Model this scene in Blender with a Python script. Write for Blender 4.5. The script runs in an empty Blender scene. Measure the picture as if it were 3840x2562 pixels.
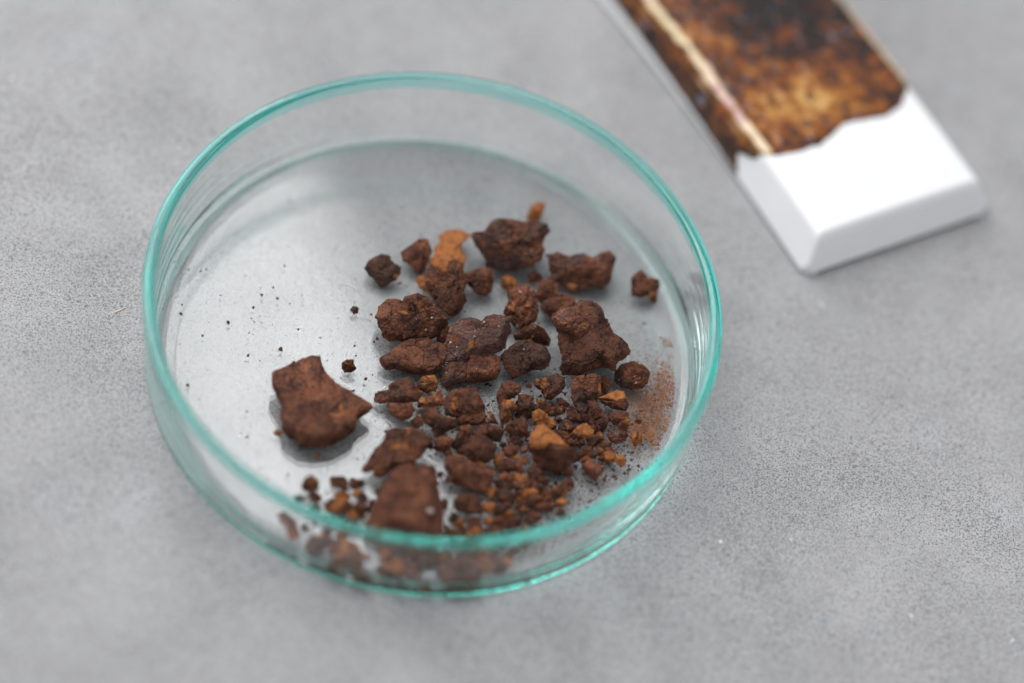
import bpy, bmesh, math
import numpy as np
from mathutils import Vector, Matrix

S = 0.001                      # script works in millimetres, scene is in metres
SRCW, SRCH, FPX = 3840.0, 2562.0, 9323.5
CAM = np.array([0.0, -251.265, 365.345])
FW = np.array([0.03345731, 0.5756799, -0.81699036])
RT = np.array([0.9825041, 0.13090449, 0.13247529])
UP = np.array([-0.18321107, 0.80712865, 0.56122816])

scene = bpy.context.scene
# ------------------------------------------------------------------ camera
cd = bpy.data.cameras.new('camera')
cam = bpy.data.objects.new('camera', cd)
scene.collection.objects.link(cam)
M = Matrix.Identity(4)
for i in range(3):
    M[i][0], M[i][1], M[i][2], M[i][3] = RT[i], UP[i], -FW[i], CAM[i] * S
cam.matrix_world = M
cd.sensor_fit = 'HORIZONTAL'
cd.sensor_width = 36.0
cd.lens = 36.0 * FPX / SRCW
cd.clip_start = 0.01
cd.clip_end = 50.0
cd.dof.use_dof = True
cd.dof.focus_distance = 0.4385
cd.dof.aperture_fstop = 3.6
cd.dof.aperture_blades = 0
scene.camera = cam
# ------------------------------------------------------------------ light
world = bpy.data.worlds.new("World")
scene.world = world
world.use_nodes = True
bg = world.node_tree.nodes['Background']
bg.inputs[0].default_value = (0.96, 0.97, 1.0, 1)
bg.inputs[1].default_value = 0.64

def area(name, loc, target, w, h, power, col, roll=0.0):
    ld = bpy.data.lights.new(name, 'AREA')
    ld.shape = 'RECTANGLE'
    ld.size, ld.size_y = w, h
    ld.energy = power
    ld.color = col
    o = bpy.data.objects.new(name, ld)
    scene.collection.objects.link(o)
    d = (Vector(target) - Vector(loc)).normalized()
    o.matrix_world = Matrix.Translation(loc) @ d.to_track_quat('-Z', 'Y').to_matrix().to_4x4() @ Matrix.Rotation(roll, 4, 'Z')
    return o
area('window_light', (-0.56, 0.58, 0.95), (0, 0, 0), 1.04, 1.15, 16.5, (0.99, 0.99, 1.0))

vs = scene.view_settings
scene.display_settings.display_device = 'sRGB'
vs.view_transform = 'Standard'
vs.look = 'None'
vs.exposure = 0.0
vs.gamma = 1.0
scene.render.engine = 'CYCLES'
cy = scene.cycles
cy.use_denoising = True
cy.caustics_reflective = True
cy.caustics_refractive = True
cy.max_bounces = 48
cy.transmission_bounces = 48
cy.glossy_bounces = 48
cy.diffuse_bounces = 4
cy.sample_clamp_indirect = 8.0
cy.blur_glossy = 0.3
cy.use_adaptive_sampling = False

# ------------------------------------------------------------------ helpers
def unproj(px, py, z):
    """image point of the survey -> point at height z (mm)"""
    px = np.asarray(px, float); py = np.asarray(py, float); z = np.asarray(z, float)
    d = FW[None, :] + ((px - SRCW / 2) / FPX)[:, None] * RT - ((py - SRCH / 2) / FPX)[:, None] * UP
    t = (z - CAM[2]) / d[:, 2]
    return CAM + t[:, None] * d

def _h(ix, iy, iz, s):
    n = (ix * 374761393 + iy * 668265263 + iz * 2147483647 + s * 1274126177) & 0xFFFFFFFF
    n = ((n ^ (n >> 13)) * 1274126177) & 0xFFFFFFFF
    n = ((n ^ (n >> 16)) * 2246822519) & 0xFFFFFFFF
    return ((n ^ (n >> 15)) & 0xFFFFFF) / float(0xFFFFFF)

def vnoise(P, s=0):
    P = P + 1000.37
    I = np.floor(P).astype(np.int64); F = P - I
    F = F * F * F * (F * (F * 6 - 15) + 10)
    r = 0
    for a in (0, 1):
        wa = F[:, 0] if a else 1 - F[:, 0]
        for b in (0, 1):
            wb = F[:, 1] if b else 1 - F[:, 1]
            for c in (0, 1):
                wc = F[:, 2] if c else 1 - F[:, 2]
                r = r + wa * wb * wc * _h(I[:, 0] + a, I[:, 1] + b, I[:, 2] + c, s)
    return r * 2 - 1

_Q = np.array([[0.36, 0.48, -0.8], [-0.8, 0.6, 0.0], [0.48, 0.64, 0.6]])
def fbm(P, s=0, octv=3, ridge=False):
    r = 0; a = 1.0; t = 0
    for k in range(octv):
        n = vnoise(P, s + k * 17)
        if ridge: n = 1 - 2 * np.abs(n)
        r = r + a * n; t += a
        P = (P @ _Q) * 2.03 + 3.1; a *= 0.5
    return r / t

def cells(P, s=0):
    """jittered grid cells: distance to the nearest seed, to the second nearest, random value of the nearest"""
    P = P + 1000.37
    I = np.floor(P).astype(np.int64)
    best = np.full(len(P), 9.0); sec = np.full(len(P), 9.0); idv = np.zeros(len(P))
    for a in (-1, 0, 1):
        for b in (-1, 0, 1):
            for c in (-1, 0, 1):
                J = I + np.array([a, b, c])
                q = np.stack([_h(J[:, 0], J[:, 1], J[:, 2], s + k) for k in (1, 2, 3)], 1) + J
                d = ((P - q) ** 2).sum(1)
                m = d < best
                sec = np.where(m, best, np.minimum(sec, d)); best = np.where(m, d, best)
                idv = np.where(m, _h(J[:, 0], J[:, 1], J[:, 2], s + 9), idv)
    return np.sqrt(best), np.sqrt(sec), idv

def mesh_obj(name, V, F, mat, parent=None, smooth=True, loc=None):
    me = bpy.data.meshes.new(name)
    V = np.asarray(V, float) * S
    me.vertices.add(len(V)); me.vertices.foreach_set('co', V.ravel())
    if isinstance(F, np.ndarray):
        n, k = F.shape
        me.loops.add(n * k); me.loops.foreach_set('vertex_index', F.ravel().astype(np.int32))
        me.polygons.add(n)
        me.polygons.foreach_set('loop_start', (np.arange(n) * k).astype(np.int32))
        me.polygons.foreach_set('loop_total', np.full(n, k, np.int32))
    else:
        me.from_pydata([tuple(v) for v in V], [], F) if False else None
    me.update(calc_edges=True)
    me.validate()
    me.polygons.foreach_set('use_smooth', np.full(len(me.polygons), smooth))
    if mat: me.materials.append(mat)
    o = bpy.data.objects.new(name, me)
    scene.collection.objects.link(o)
    if loc is not None: o.location = Vector(np.asarray(loc, float) * S)
    if parent: o.parent = parent
    return o

def empty(name, loc):
    o = bpy.data.objects.new(name, None)
    o.empty_display_size = 0.005
    scene.collection.objects.link(o)
    o.location = Vector(np.asarray(loc, float) * S)
    return o

class NT:
    """small node-tree writer"""
    def __init__(s, name):
        s.m = bpy.data.materials.new(name); s.m.use_nodes = True
        s.t = s.m.node_tree; s.t.nodes.clear()
        s.out = s.t.nodes.new('ShaderNodeOutputMaterial')
    def n(s, typ, ins=None, **kw):
        nd = s.t.nodes.new(typ)
        for k, v in kw.items(): setattr(nd, k, v)
        for k, v in (ins or {}).items():
            i = nd.inputs[k]
            if isinstance(v, bpy.types.NodeSocket): s.t.links.new(v, i)
            else: i.default_value = v
        return nd
    def math(s, op, a, b=None, c=None, clamp=False):
        ins = {0: a}
        if b is not None: ins[1] = b
        if c is not None: ins[2] = c
        return s.n('ShaderNodeMath', ins, operation=op, use_clamp=clamp).outputs[0]
    def ramp(s, fac, stops, interp='LINEAR'):
        nd = s.n('ShaderNodeValToRGB', {0: fac}); e = nd.color_ramp.elements
        nd.color_ramp.interpolation = interp
        while len(e) < len(stops): e.new(0.5)
        for i, (p, c) in enumerate(stops):
            e[i].position = p
            e[i].color = (c, c, c, 1) if isinstance(c, (int, float)) else (c[0], c[1], c[2], 1)
        return nd.outputs[0]
    def mix(s, fac, a, b, blend='MIX'):
        nd = s.n('ShaderNodeMix', data_type='RGBA', blend_type=blend)
        for i, v in ((0, fac), (6, a), (7, b)):
            if isinstance(v, bpy.types.NodeSocket): s.t.links.new(v, nd.inputs[i])
            else: nd.inputs[i].default_value = (*v, 1) if isinstance(v, tuple) and len(v) == 3 else v
        return nd.outputs[2]
    def noise(s, vec, scale, detail=3, rough=0.5, dist=0.0):
        return s.n('ShaderNodeTexNoise', {'Vector': vec, 'Scale': scale, 'Detail': detail, 'Roughness': rough, 'Distortion': dist}).outputs[0]
    def voro(s, vec, scale, feature='F1', rand=1.0):
        return s.n('ShaderNodeTexVoronoi', {'Vector': vec, 'Scale': scale, 'Randomness': rand}, feature=feature)
    def bump(s, h, strength, dist, normal=None):
        ins = {'Height': h, 'Strength': strength, 'Distance': dist}
        if normal is not None: ins['Normal'] = normal
        return s.n('ShaderNodeBump', ins).outputs[0]
    def done(s, shader):
        s.t.links.new(shader, s.out.inputs[0]); return s.m

RIMT, RIMI = (0.58, 0.985, 0.955), (0.36, 0.985, 0.94)
FOOTT, FOOTI = (0.85, 0.997, 0.988), (0.62, 0.994, 0.968)
WALLT, WALLI = (0.992, 0.999, 0.997), (0.955, 0.997, 0.992)
BOW = -0.0008
GLAZE_EDGE = [(-1.25, 26), (-1.14, 24.8), (-1.07, 28), (-1.03, 24.5), (-0.98, 23.3), (-0.6, 21.6), (-0.37, 21.3), (-0.11, 23.5), (0.06, 24.8), (0.3, 23.7), (0.52, 23.0), (0.78, 24.7), (0.91, 26.9), (1.01, 28.7), (1.2, 32)]
# ------------------------------------------------------------------ materials
def concrete_mat():
    T = NT('grey_concrete')
    co = T.n('ShaderNodeTexCoord').outputs['Object']
    big = T.noise(co, 14, 4, 0.55)
    mid = T.noise(co, 75, 5, 0.6)
    fine = T.noise(co, 900, 3, 0.6)
    base = T.ramp(big, [(0.3, (0.41, 0.406, 0.405)), (0.5, (0.452, 0.448, 0.448)), (0.7, (0.478, 0.474, 0.476))])
    base = T.mix(T.ramp(mid, [(0.42, 0.0), (0.62, 0.55)]), base, (0.35, 0.348, 0.35))
    # pale bluish blotches
    bl = T.noise(co, 60, 2, 0.4, 0.4)
    base = T.mix(T.ramp(bl, [(0.66, 0.0), (0.76, 0.45)]), base, (0.52, 0.535, 0.59))
    base = T.mix(T.ramp(fine, [(0.35, 0.35), (0.6, 0.0)]), base, (0.25, 0.25, 0.252))
    grit = T.noise(co, 3200, 2, 0.7)
    base = T.mix(T.ramp(grit, [(0.32, 0.9), (0.52, 0.0)]), base, (0.20, 0.20, 0.203))
    base = T.mix(T.ramp(grit, [(0.56, 0.0), (0.75, 0.4)]), base, (0.60, 0.60, 0.60))
    # pits and dark grains in three sizes, thick in some patches and thin in others
    patch = T.ramp(T.noise(co, 42, 4, 0.6), [(0.30, 0.25), (0.62, 1.0)])
    warp = T.n('ShaderNodeMixRGB', {0: 0.0006, 1: co, 2: T.n('ShaderNodeTexNoise', {'Vector': co, 'Scale': 1500.0, 'Detail': 2.0}).outputs[1]}).outputs[0]
    hts = []
    col = base
    sn = T.noise(co, 2900, 1, 0.5, 0.0)
    sth = T.math('SUBTRACT', 0.68, T.math('MULTIPLY', patch, 0.125))
    sm = T.math('MULTIPLY', T.math('SUBTRACT', sn, sth), 22, clamp=True)
    col = T.mix(T.math('MULTIPLY', sm, 0.78), col, (0.13, 0.132, 0.138))
    sn2 = T.noise(co, 1100, 2, 0.5, 0.5)
    sm2 = T.math('MULTIPLY', T.math('SUBTRACT', sn2, T.math('ADD', sth, 0.03)), 20, clamp=True)
    col = T.mix(T.math('MULTIPLY', sm2, 0.28), col, (0.15, 0.15, 0.16))
    for sc, thr, dark, k in ((1750, 0.34, (0.18, 0.182, 0.185), 0.55), (1000, 0.22, (0.13, 0.132, 0.14), 0.6), (520, 0.12, (0.11, 0.11, 0.13), 0.8), (170, 0.13, (0.20, 0.20, 0.225), 0.7)):
        v = T.voro(warp, sc)
        rnd = T.n('ShaderNodeSeparateColor', {0: v.outputs['Color']}).outputs[0]
        # radius grows with the cell's random number; most cells stay empty
        thin = 0.60 if sc > 300 else 0.9
        sub = T.math('MULTIPLY', patch, 0.34 if sc > 300 else 0.06)
        r = T.math('MULTIPLY', T.math('SUBTRACT', rnd, T.math('SUBTRACT', thin + 0.12, sub)), thr * 3.0)
        m = T.math('MULTIPLY', T.math('SUBTRACT', r, v.outputs['Distance']), 9.0, clamp=True)
        hts.append(m)
        col = T.mix(T.math('MULTIPLY', m, k), col, dark)
    v = T.voro(co, 330)
    rnd = T.n('ShaderNodeSeparateColor', {0: v.outputs['Color']}).outputs[1]
    w = T.math('MULTIPLY', T.math('SUBTRACT', T.math('MULTIPLY', T.math('SUBTRACT', rnd, 0.955), 3.5), v.outputs['Distance']), 12, clamp=True)
    col = T.mix(w, col, (0.74, 0.74, 0.75))
    # hair cracks
    nz = T.noise(co, 30, 4, 0.7, 1.5)
    line = T.math('ABSOLUTE', T.math('SUBTRACT', nz, 0.5))
    gate = T.ramp(T.noise(co, 36, 2, 0.5), [(0.54, 0.0), (0.60, 1.0)])
    cr = T.math('MULTIPLY', T.ramp(line, [(0.0, 1.0), (0.0035, 0.0)]), gate)
    col = T.mix(T.math('MULTIPLY', cr, 0.5), col, (0.17, 0.17, 0.175))
    h = T.math('SUBTRACT', T.math('MULTIPLY', fine, 0.35), T.math('ADD', sm, T.math('ADD', hts[1], hts[2])))
    nrm = T.bump(h, 0.5, 0.00008)
    b = T.n('ShaderNodeBsdfPrincipled', {'Base Color': col, 'Roughness': 0.62, 'Normal': nrm, 'Specular IOR Level': 0.35})
    return T.done(b.outputs[0])

def glass_mat(name, tint, inner, wave=True):
    T = NT(name)
    co = T.n('ShaderNodeTexCoord').outputs['Object']
    # pressed glass is a little uneven on the walls, flat on the floor
    rr = T.n('ShaderNodeVectorMath', {0: T.n('ShaderNodeVectorMath', {0: co, 1: (1, 1, 0)}, operation='MULTIPLY').outputs[0]}, operation='LENGTH').outputs['Value']
    wall = T.math('MULTIPLY', T.math('SUBTRACT', rr, 0.046), 900, clamp=True)
    nrm = T.bump(T.math('MULTIPLY', T.noise(co, 60, 3, 0.5), T.math('ADD', 0.10, wall)), 0.25 if wave else 0.12, 0.0006)
    fr = T.n('ShaderNodeFresnel', {'IOR': 1.5, 'Normal': nrm}).outputs[0]
    refr = T.n('ShaderNodeBsdfRefraction', {'Color': (*tint, 1), 'Roughness': 0.0, 'IOR': 1.5, 'Normal': nrm}).outputs[0]
    refl = T.n('ShaderNodeBsdfGlossy', {'Color': (1, 1, 1, 1), 'Roughness': 0.0, 'Normal': nrm}).outputs[0]
    front = T.n('ShaderNodeMixShader', {0: fr, 1: refr, 2: refl}).outputs[0]
    # light trapped by total reflection runs long ways through the glass and picks up its colour
    brefr = T.n('ShaderNodeBsdfRefraction', {'Color': (1, 1, 1, 1), 'Roughness': 0.0, 'IOR': 1.5, 'Normal': nrm}).outputs[0]
    brefl = T.n('ShaderNodeBsdfGlossy', {'Color': (*inner, 1), 'Roughness': 0.0, 'Normal': nrm}).outputs[0]
    back = T.n('ShaderNodeMixShader', {0: fr, 1: brefr, 2: brefl}).outputs[0]
    bf = T.n('ShaderNodeNewGeometry').outputs['Backfacing']
    return T.done(T.n('ShaderNodeMixShader', {0: bf, 1: front, 2: back}).outputs[0])

def rust_mat():
    """one rust; Object Info colour = (ochre share, darkness, gloss), alpha = white grains"""
    T = NT('rust')
    oi = T.n('ShaderNodeObjectInfo')
    sc = T.n('ShaderNodeSeparateColor', {0: oi.outputs['Color']})
    och, drk, gls = sc.outputs[0], sc.outputs[1], sc.outputs[2]
    wht = oi.outputs['Alpha']
    off = T.math('MULTIPLY', oi.outputs['Random'], 7.0)
    co0 = T.n('ShaderNodeTexCoord').outputs['Object']
    co = T.n('ShaderNodeVectorMath', {0: co0, 1: T.n('ShaderNodeCombineXYZ', {0: off, 1: off, 2: off}).outputs[0]}, operation='ADD').outputs[0]
    n1 = T.noise(co, 330, 5, 0.62, 0.6)
    n2 = T.noise(co, 900, 4, 0.65)
    n3 = T.noise(co, 210, 4, 0.6, 1.0)
    base = T.ramp(n1, [(0.26, (0.045, 0.017, 0.013)), (0.40, (0.105, 0.035, 0.020)), (0.52, (0.19, 0.064, 0.031)), (0.64, (0.26, 0.090, 0.042)), (0.78, (0.33, 0.145, 0.085))])
    base = T.mix(T.ramp(n2, [(0.36, 0.7), (0.50, 0.0)]), base, (0.028, 0.013, 0.011))
    n4 = T.noise(co, 2600, 3, 0.7)
    base = T.mix(T.ramp(n4, [(0.54, 0.0), (0.70, 0.7)]), base, (0.36, 0.18, 0.115))
    rv = T.n('ShaderNodeMath', {0: T.math('MULTIPLY', oi.outputs['Random'], 13.7)}, operation='FRACT').outputs[0]
    base = T.mix(T.math('MULTIPLY', rv, 0.55), base, T.mix(1.0, base, (0.52, 0.60, 0.66), 'MULTIPLY'))
    base = T.mix(T.ramp(T.noise(co, 140, 3, 0.6), [(0.42, 0.0), (0.58, 0.55)]), base, T.mix(1.0, base, (0.45, 0.48, 0.55), 'MULTIPLY'))
    # ochre patches
    th = T.math('SUBTRACT', 0.70, T.math('MULTIPLY', och, 0.42))
    om = T.math('MULTIPLY', T.math('SUBTRACT', T.math('ADD', T.math('MULTIPLY', n3, 0.85), T.math('MULTIPLY', n2, 0.15)), th), 16, clamp=True)
    ocol = T.ramp(n2, [(0.3, (0.26, 0.078, 0.022)), (0.5, (0.39, 0.138, 0.040)), (0.7, (0.50, 0.20, 0.068))])
    col = T.mix(T.math('MULTIPLY', om, 0.9), base, ocol)
    # dark / greyish crust
    dm = T.math('MULTIPLY', T.math('SUBTRACT', T.noise(co, 260, 4, 0.6), T.math('SUBTRACT', 0.74, T.math('MULTIPLY', drk, 0.46))), 9, clamp=True)
    col = T.mix(T.math('MULTIPLY', dm, 0.8), col, T.ramp(n2, [(0.35, (0.028, 0.017, 0.015)), (0.65, (0.095, 0.052, 0.038))]))
    # quartz grains
    v = T.voro(co, 1500)
    rnd = T.n('ShaderNodeSeparateColor', {0: v.outputs['Color']}).outputs[0]
    wm = T.math('MULTIPLY', T.math('SUBTRACT', T.math('MULTIPLY', T.math('SUBTRACT', rnd, T.math('SUBTRACT', 0.985, T.math('MULTIPLY', wht, 0.16))), 6.0), v.outputs['Distance']), 8, clamp=True)
    col = T.mix(T.math('MULTIPLY', wm, 0.85), col, (0.56, 0.46, 0.42))
    gm = T.math('MULTIPLY', T.math('SUBTRACT', T.noise(co, 300, 3, 0.6), T.math('SUBTRACT', 0.72, T.math('MULTIPLY', gls, 0.45))), 8, clamp=True)
    rough = T.math('SUBTRACT', 0.78, T.math('MULTIPLY', gm, 0.5))
    col = T.mix(T.math('MULTIPLY', gm, 0.45), col, (0.045, 0.022, 0.028))
    h = T.math('ADD', T.noise(co, 1300, 5, 0.7), T.math('MULTIPLY', T.math('MINIMUM', v.outputs['Distance'], 0.5), 0.6))
    # shrinkage cracks
    cv = T.voro(T.n('ShaderNodeVectorMath', {0: co, 1: T.n('ShaderNodeVectorMath', {0: T.n('ShaderNodeTexNoise', {'Vector': co, 'Scale': 500.0}).outputs[1], 1: (0.0016,) * 3}, operation='MULTIPLY').outputs[0]}, operation='ADD').outputs[0], 230, 'DISTANCE_TO_EDGE')
    ck = T.math('MULTIPLY', T.ramp(cv.outputs['Distance'], [(0.0, 1.0), (0.035, 0.0)]), T.ramp(n3, [(0.50, 0.0), (0.56, 1.0)]))
    h = T.math('SUBTRACT', h, T.math('MULTIPLY', ck, 1.2))
    nrm = T.bump(h, 1.0, 0.00048)
    b = T.n('ShaderNodeBsdfPrincipled', {'Base Color': col, 'Roughness': rough, 'Normal': nrm, 'Specular IOR Level': T.math('ADD', 0.25, T.math('MULTIPLY', gm, 0.25))})
    return T.done(b.outputs[0])

def plain_mat(name, col, rough=0.6, bumpy=0.0, spec=0.5):
    T = NT(name)
    co = T.n('ShaderNodeTexCoord').outputs['Object']
    n = T.noise(co, 700, 3, 0.6)
    c = T.mix(T.ramp(n, [(0.35, 0.25), (0.65, 0.0)]), (*col,), tuple(x * 0.75 for x in col))
    ins = {'Base Color': c, 'Roughness': rough, 'Specular IOR Level': spec}
    if bumpy: ins['Normal'] = T.bump(n, bumpy, 0.0001)
    return T.done(T.n('ShaderNodeBsdfPrincipled', ins).outputs[0])

def ceramic_mat():
    T = NT('white_glazed_ceramic')
    co = T.n('ShaderNodeTexCoord').outputs['Object']
    n = T.noise(co, 120, 3, 0.5)
    c = T.ramp(n, [(0.3, (0.80, 0.81, 0.82)), (0.7, (0.84, 0.84, 0.845))])
    b = T.n('ShaderNodeBsdfPrincipled', {'Base Color': c, 'Roughness': 0.35, 'Specular IOR Level': 0.5, 'Normal': T.bump(n, 0.1, 0.0003)})
    return T.done(b.outputs[0])

def glaze_mat():
    """brown reactive glaze; attribute 'tile' = (across, along, breaking edge)"""
    T = NT('brown_reactive_glaze')
    at = T.n('ShaderNodeAttribute', attribute_name='tile')
    sp = T.n('ShaderNodeSeparateXYZ', {0: at.outputs['Vector']})
    u, v, e = sp.outputs
    co = T.n('ShaderNodeTexCoord').outputs['Object']
    n1 = T.noise(co, 120, 5, 0.62, 0.8)
    n2 = T.noise(co, 330, 4, 0.6)
    n3 = T.noise(co, 70, 3, 0.5, 0.5)
    # share of ochre: high near the glaze front and along the left, low to the far right
    a = T.math('MULTIPLY', T.math('SUBTRACT', 1.0, T.math('MULTIPLY', T.math('ABSOLUTE', T.math('SUBTRACT', v, 0.13)), 4.2), clamp=True),
               T.math('SUBTRACT', 1.25, T.math('MULTIPLY', T.math('ABSOLUTE', T.math('SUBTRACT', u, 0.42)), 1.7), clamp=True))
    b_ = T.math('SUBTRACT', 0.50, T.math('MULTIPLY', T.math('ABSOLUTE', T.math('SUBTRACT', u, 0.12)), 1.1), clamp=True)
    share = T.math('MAXIMUM', T.math('MULTIPLY', a, 0.95), b_)
    f = T.math('ADD', T.math('ADD', T.math('MULTIPLY', n1, 0.42), T.math('ADD', T.math('MULTIPLY', n2, 0.40), T.math('MULTIPLY', T.noise(co, 800, 3, 0.7), 0.18))), T.math('MULTIPLY', T.math('SUBTRACT', share, 0.50), 0.26))
    col = T.ramp(f, [(0.38, (0.010, 0.007, 0.007)), (0.445, (0.04, 0.014, 0.007)), (0.495, (0.13, 0.034, 0.006)), (0.545, (0.26, 0.080, 0.010)), (0.60, (0.42, 0.18, 0.035)), (0.68, (0.60, 0.36, 0.12))])
    fk = T.voro(T.n('ShaderNodeVectorMath', {0: co, 1: T.n('ShaderNodeVectorMath', {0: T.n('ShaderNodeTexNoise', {'Vector': co, 'Scale': 300.0}).outputs[1], 1: (0.003,) * 3}, operation='MULTIPLY').outputs[0]}, operation='ADD').outputs[0], 420)
    fr_ = T.n('ShaderNodeSeparateColor', {0: fk.outputs['Color']}).outputs[1]
    fm = T.math('MULTIPLY', T.math('SUBTRACT', T.math('MULTIPLY', T.math('SUBTRACT', fr_, 0.62), 1.9), fk.outputs['Distance']), 7, clamp=True)
    col = T.mix(T.math('MULTIPLY', fm, 0.75), col, (0.03, 0.014, 0.016))
    fm2 = T.math('MULTIPLY', T.math('SUBTRACT', T.math('MULTIPLY', T.math('SUBTRACT', 0.22, fr_), 3.0), fk.outputs['Distance']), 7, clamp=True)
    col = T.mix(T.math('MULTIPLY', fm2, 0.6), col, (0.30, 0.075, 0.010))
    sd = T.math('MULTIPLY', T.math('SUBTRACT', -0.012, u), 40, clamp=True)
    col = T.mix(T.math('MULTIPLY', sd, 0.85), col, T.ramp(n2, [(0.42, (0.02, 0.014, 0.012)), (0.6, (0.10, 0.04, 0.012)), (0.7, (0.22, 0.09, 0.02))]))
    # greyish-violet crystals
    cr = T.voro(co, 330)
    rnd = T.n('ShaderNodeSeparateColor', {0: cr.outputs['Color']}).outputs[0]
    cm = T.math('MULTIPLY', T.math('SUBTRACT', T.math('MULTIPLY', T.math('SUBTRACT', rnd, 0.80), 2.4), cr.outputs['Distance']), 5, clamp=True)
    col = T.mix(T.math('MULTIPLY', cm, 0.75), col, (0.22, 0.19, 0.24))
    # glaze breaks to cream where it is thin, on the edges
    em = T.math('MULTIPLY', e, T.ramp(T.math('ADD', T.math('MULTIPLY', n3, 0.5), T.math('MULTIPLY', n2, 0.5)), [(0.38, 0.45), (0.52, 1.3)]), clamp=True)
    ecol = T.ramp(T.noise(co, 90, 3, 0.5), [(0.45, (0.80, 0.67, 0.40)), (0.58, (0.78, 0.60, 0.42)), (0.64, (0.60, 0.36, 0.38))])
    edge = T.ramp(em, [(0.0, (0, 0, 0)), (1.0, (1, 1, 1))])
    mid = T.mix(T.ramp(em, [(0.15, 0.0), (0.5, 1.0)]), col, (0.36, 0.155, 0.03))
    col = T.mix(T.ramp(em, [(0.45, 0.0), (0.85, 1.0)]), mid, ecol)
    bub = T.voro(co, 420)
    dome = T.math('SUBTRACT', 0.35, T.math('POWER', bub.outputs['Distance'], 2.0), clamp=True)
    nrm = T.bump(T.math('ADD', T.noise(co, 260, 4, 0.6), T.math('MULTIPLY', dome, 0.6)), 0.6, 0.0009)
    b = T.n('ShaderNodeBsdfPrincipled', {'Base Color': col, 'Roughness': 0.10, 'Specular IOR Level': 0.5, 'Normal': nrm})
    return T.done(b.outputs[0])
# ------------------------------------------------------------------ table
def build_table():
    n = 60
    g = np.linspace(-600, 600, n)
    X, Y = np.meshgrid(g, g)
    V = np.stack([X.ravel(), Y.ravel() + 80, np.zeros(n * n)], 1)
    i = np.arange(n * n).reshape(n, n)
    F = np.stack([i[:-1, :-1].ravel(), i[:-1, 1:].ravel(), i[1:, 1:].ravel(), i[1:, :-1].ravel()], 1)
    o = mesh_obj('table_top', V, F, concrete_mat(), smooth=False)
    o['kind'] = 'structure'
    o['label'] = 'grey speckled concrete table top'
build_table()

# ------------------------------------------------------------------ petri dish
def smooth_profile(P, it=2):
    P = np.asarray(P, float)
    for _ in range(it):
        a = P[:-1] * 0.75 + P[1:] * 0.25
        b = P[:-1] * 0.25 + P[1:] * 0.75
        Q = np.empty((2 * len(a), 2)); Q[0::2] = a; Q[1::2] = b
        P = np.vstack([P[:1], Q, P[-1:]])
    return P

def lathe(P, seg, wob):
    th = np.arange(seg) * 2 * np.pi / seg
    V = []
    for r, z in P:
        w = wob(th, r, z)
        V.append(np.stack([(r + w) * np.cos(th), (r + w) * np.sin(th), np.full(seg, z)], 1))
    V = np.vstack(V)
    k = np.arange(len(P) - 1)[:, None] * seg; j = np.arange(seg)[None, :]; j2 = (j + 1) % seg
    F = np.stack([(k + j).ravel(), (k + j2).ravel(), (k + seg + j2).ravel(), (k + seg + j).ravel()], 1)
    return V, F

def wobble(th, r, z):
    a = np.clip((r - 40) / 8, 0, 1)
    return a * (0.10 * np.sin(2 * th + 0.6) + 0.05 * np.sin(5 * th + 1.0) + 0.03 * np.sin(9 * th + z * 0.3))

FLOOR = 1.9
def build_dish():
    root = empty('petri_dish', (0, 0, 0))
    root['label'] = 'round clear glass dish with a teal rim holding the rust fragments'
    root['category'] = 'petri dish'
    clear = glass_mat('clear_glass', WALLT, WALLI)
    teal = glass_mat('teal_edge_glass', RIMT, RIMI, False)
    foot = glass_mat('teal_foot_glass', FOOTT, FOOTI, False)
    # outer foot corner -> wall -> bead -> inner wall -> floor ; bottom
    under = smooth_profile([(0.02, 0.45), (20, 0.45), (44.5, 0.42), (46.2, 0.12), (47.4, 0.10)], 2)
    corner = smooth_profile([(47.4, 0.10), (48.6, 0.12), (49.5, 0.8), (49.7, 2.0)], 3)
    outw = smooth_profile([(49.7, 2.0), (49.65, 6), (49.5, 12), (49.45, 16.4)], 2)
    bead = smooth_profile([(49.45, 16.4), (49.5, 17.2), (49.9, 17.55), (50.15, 17.95), (50.05, 18.5), (49.6, 18.72), (48.75, 18.72), (48.2, 18.55), (47.95, 18.1), (48.0, 17.5), (48.15, 17.1), (48.15, 16.2)], 2)
    inw = smooth_profile([(48.15, 16.2), (48.1, 9), (48.0, 4.4), (47.6, 2.7), (46.6, 2.0), (44.8, FLOOR), (30, FLOOR), (0.02, FLOOR)], 3)
    seg = 256
    for nm, prof, mat in (('dish_floor', under, clear), ('dish_foot', corner, foot), ('outer_wall', outw, clear), ('rim', bead, teal), ('inner_wall', inw, clear)):
        V, F = lathe(prof, seg, wobble)
        mesh_obj(nm, V, F, mat, root)
build_dish()

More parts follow.
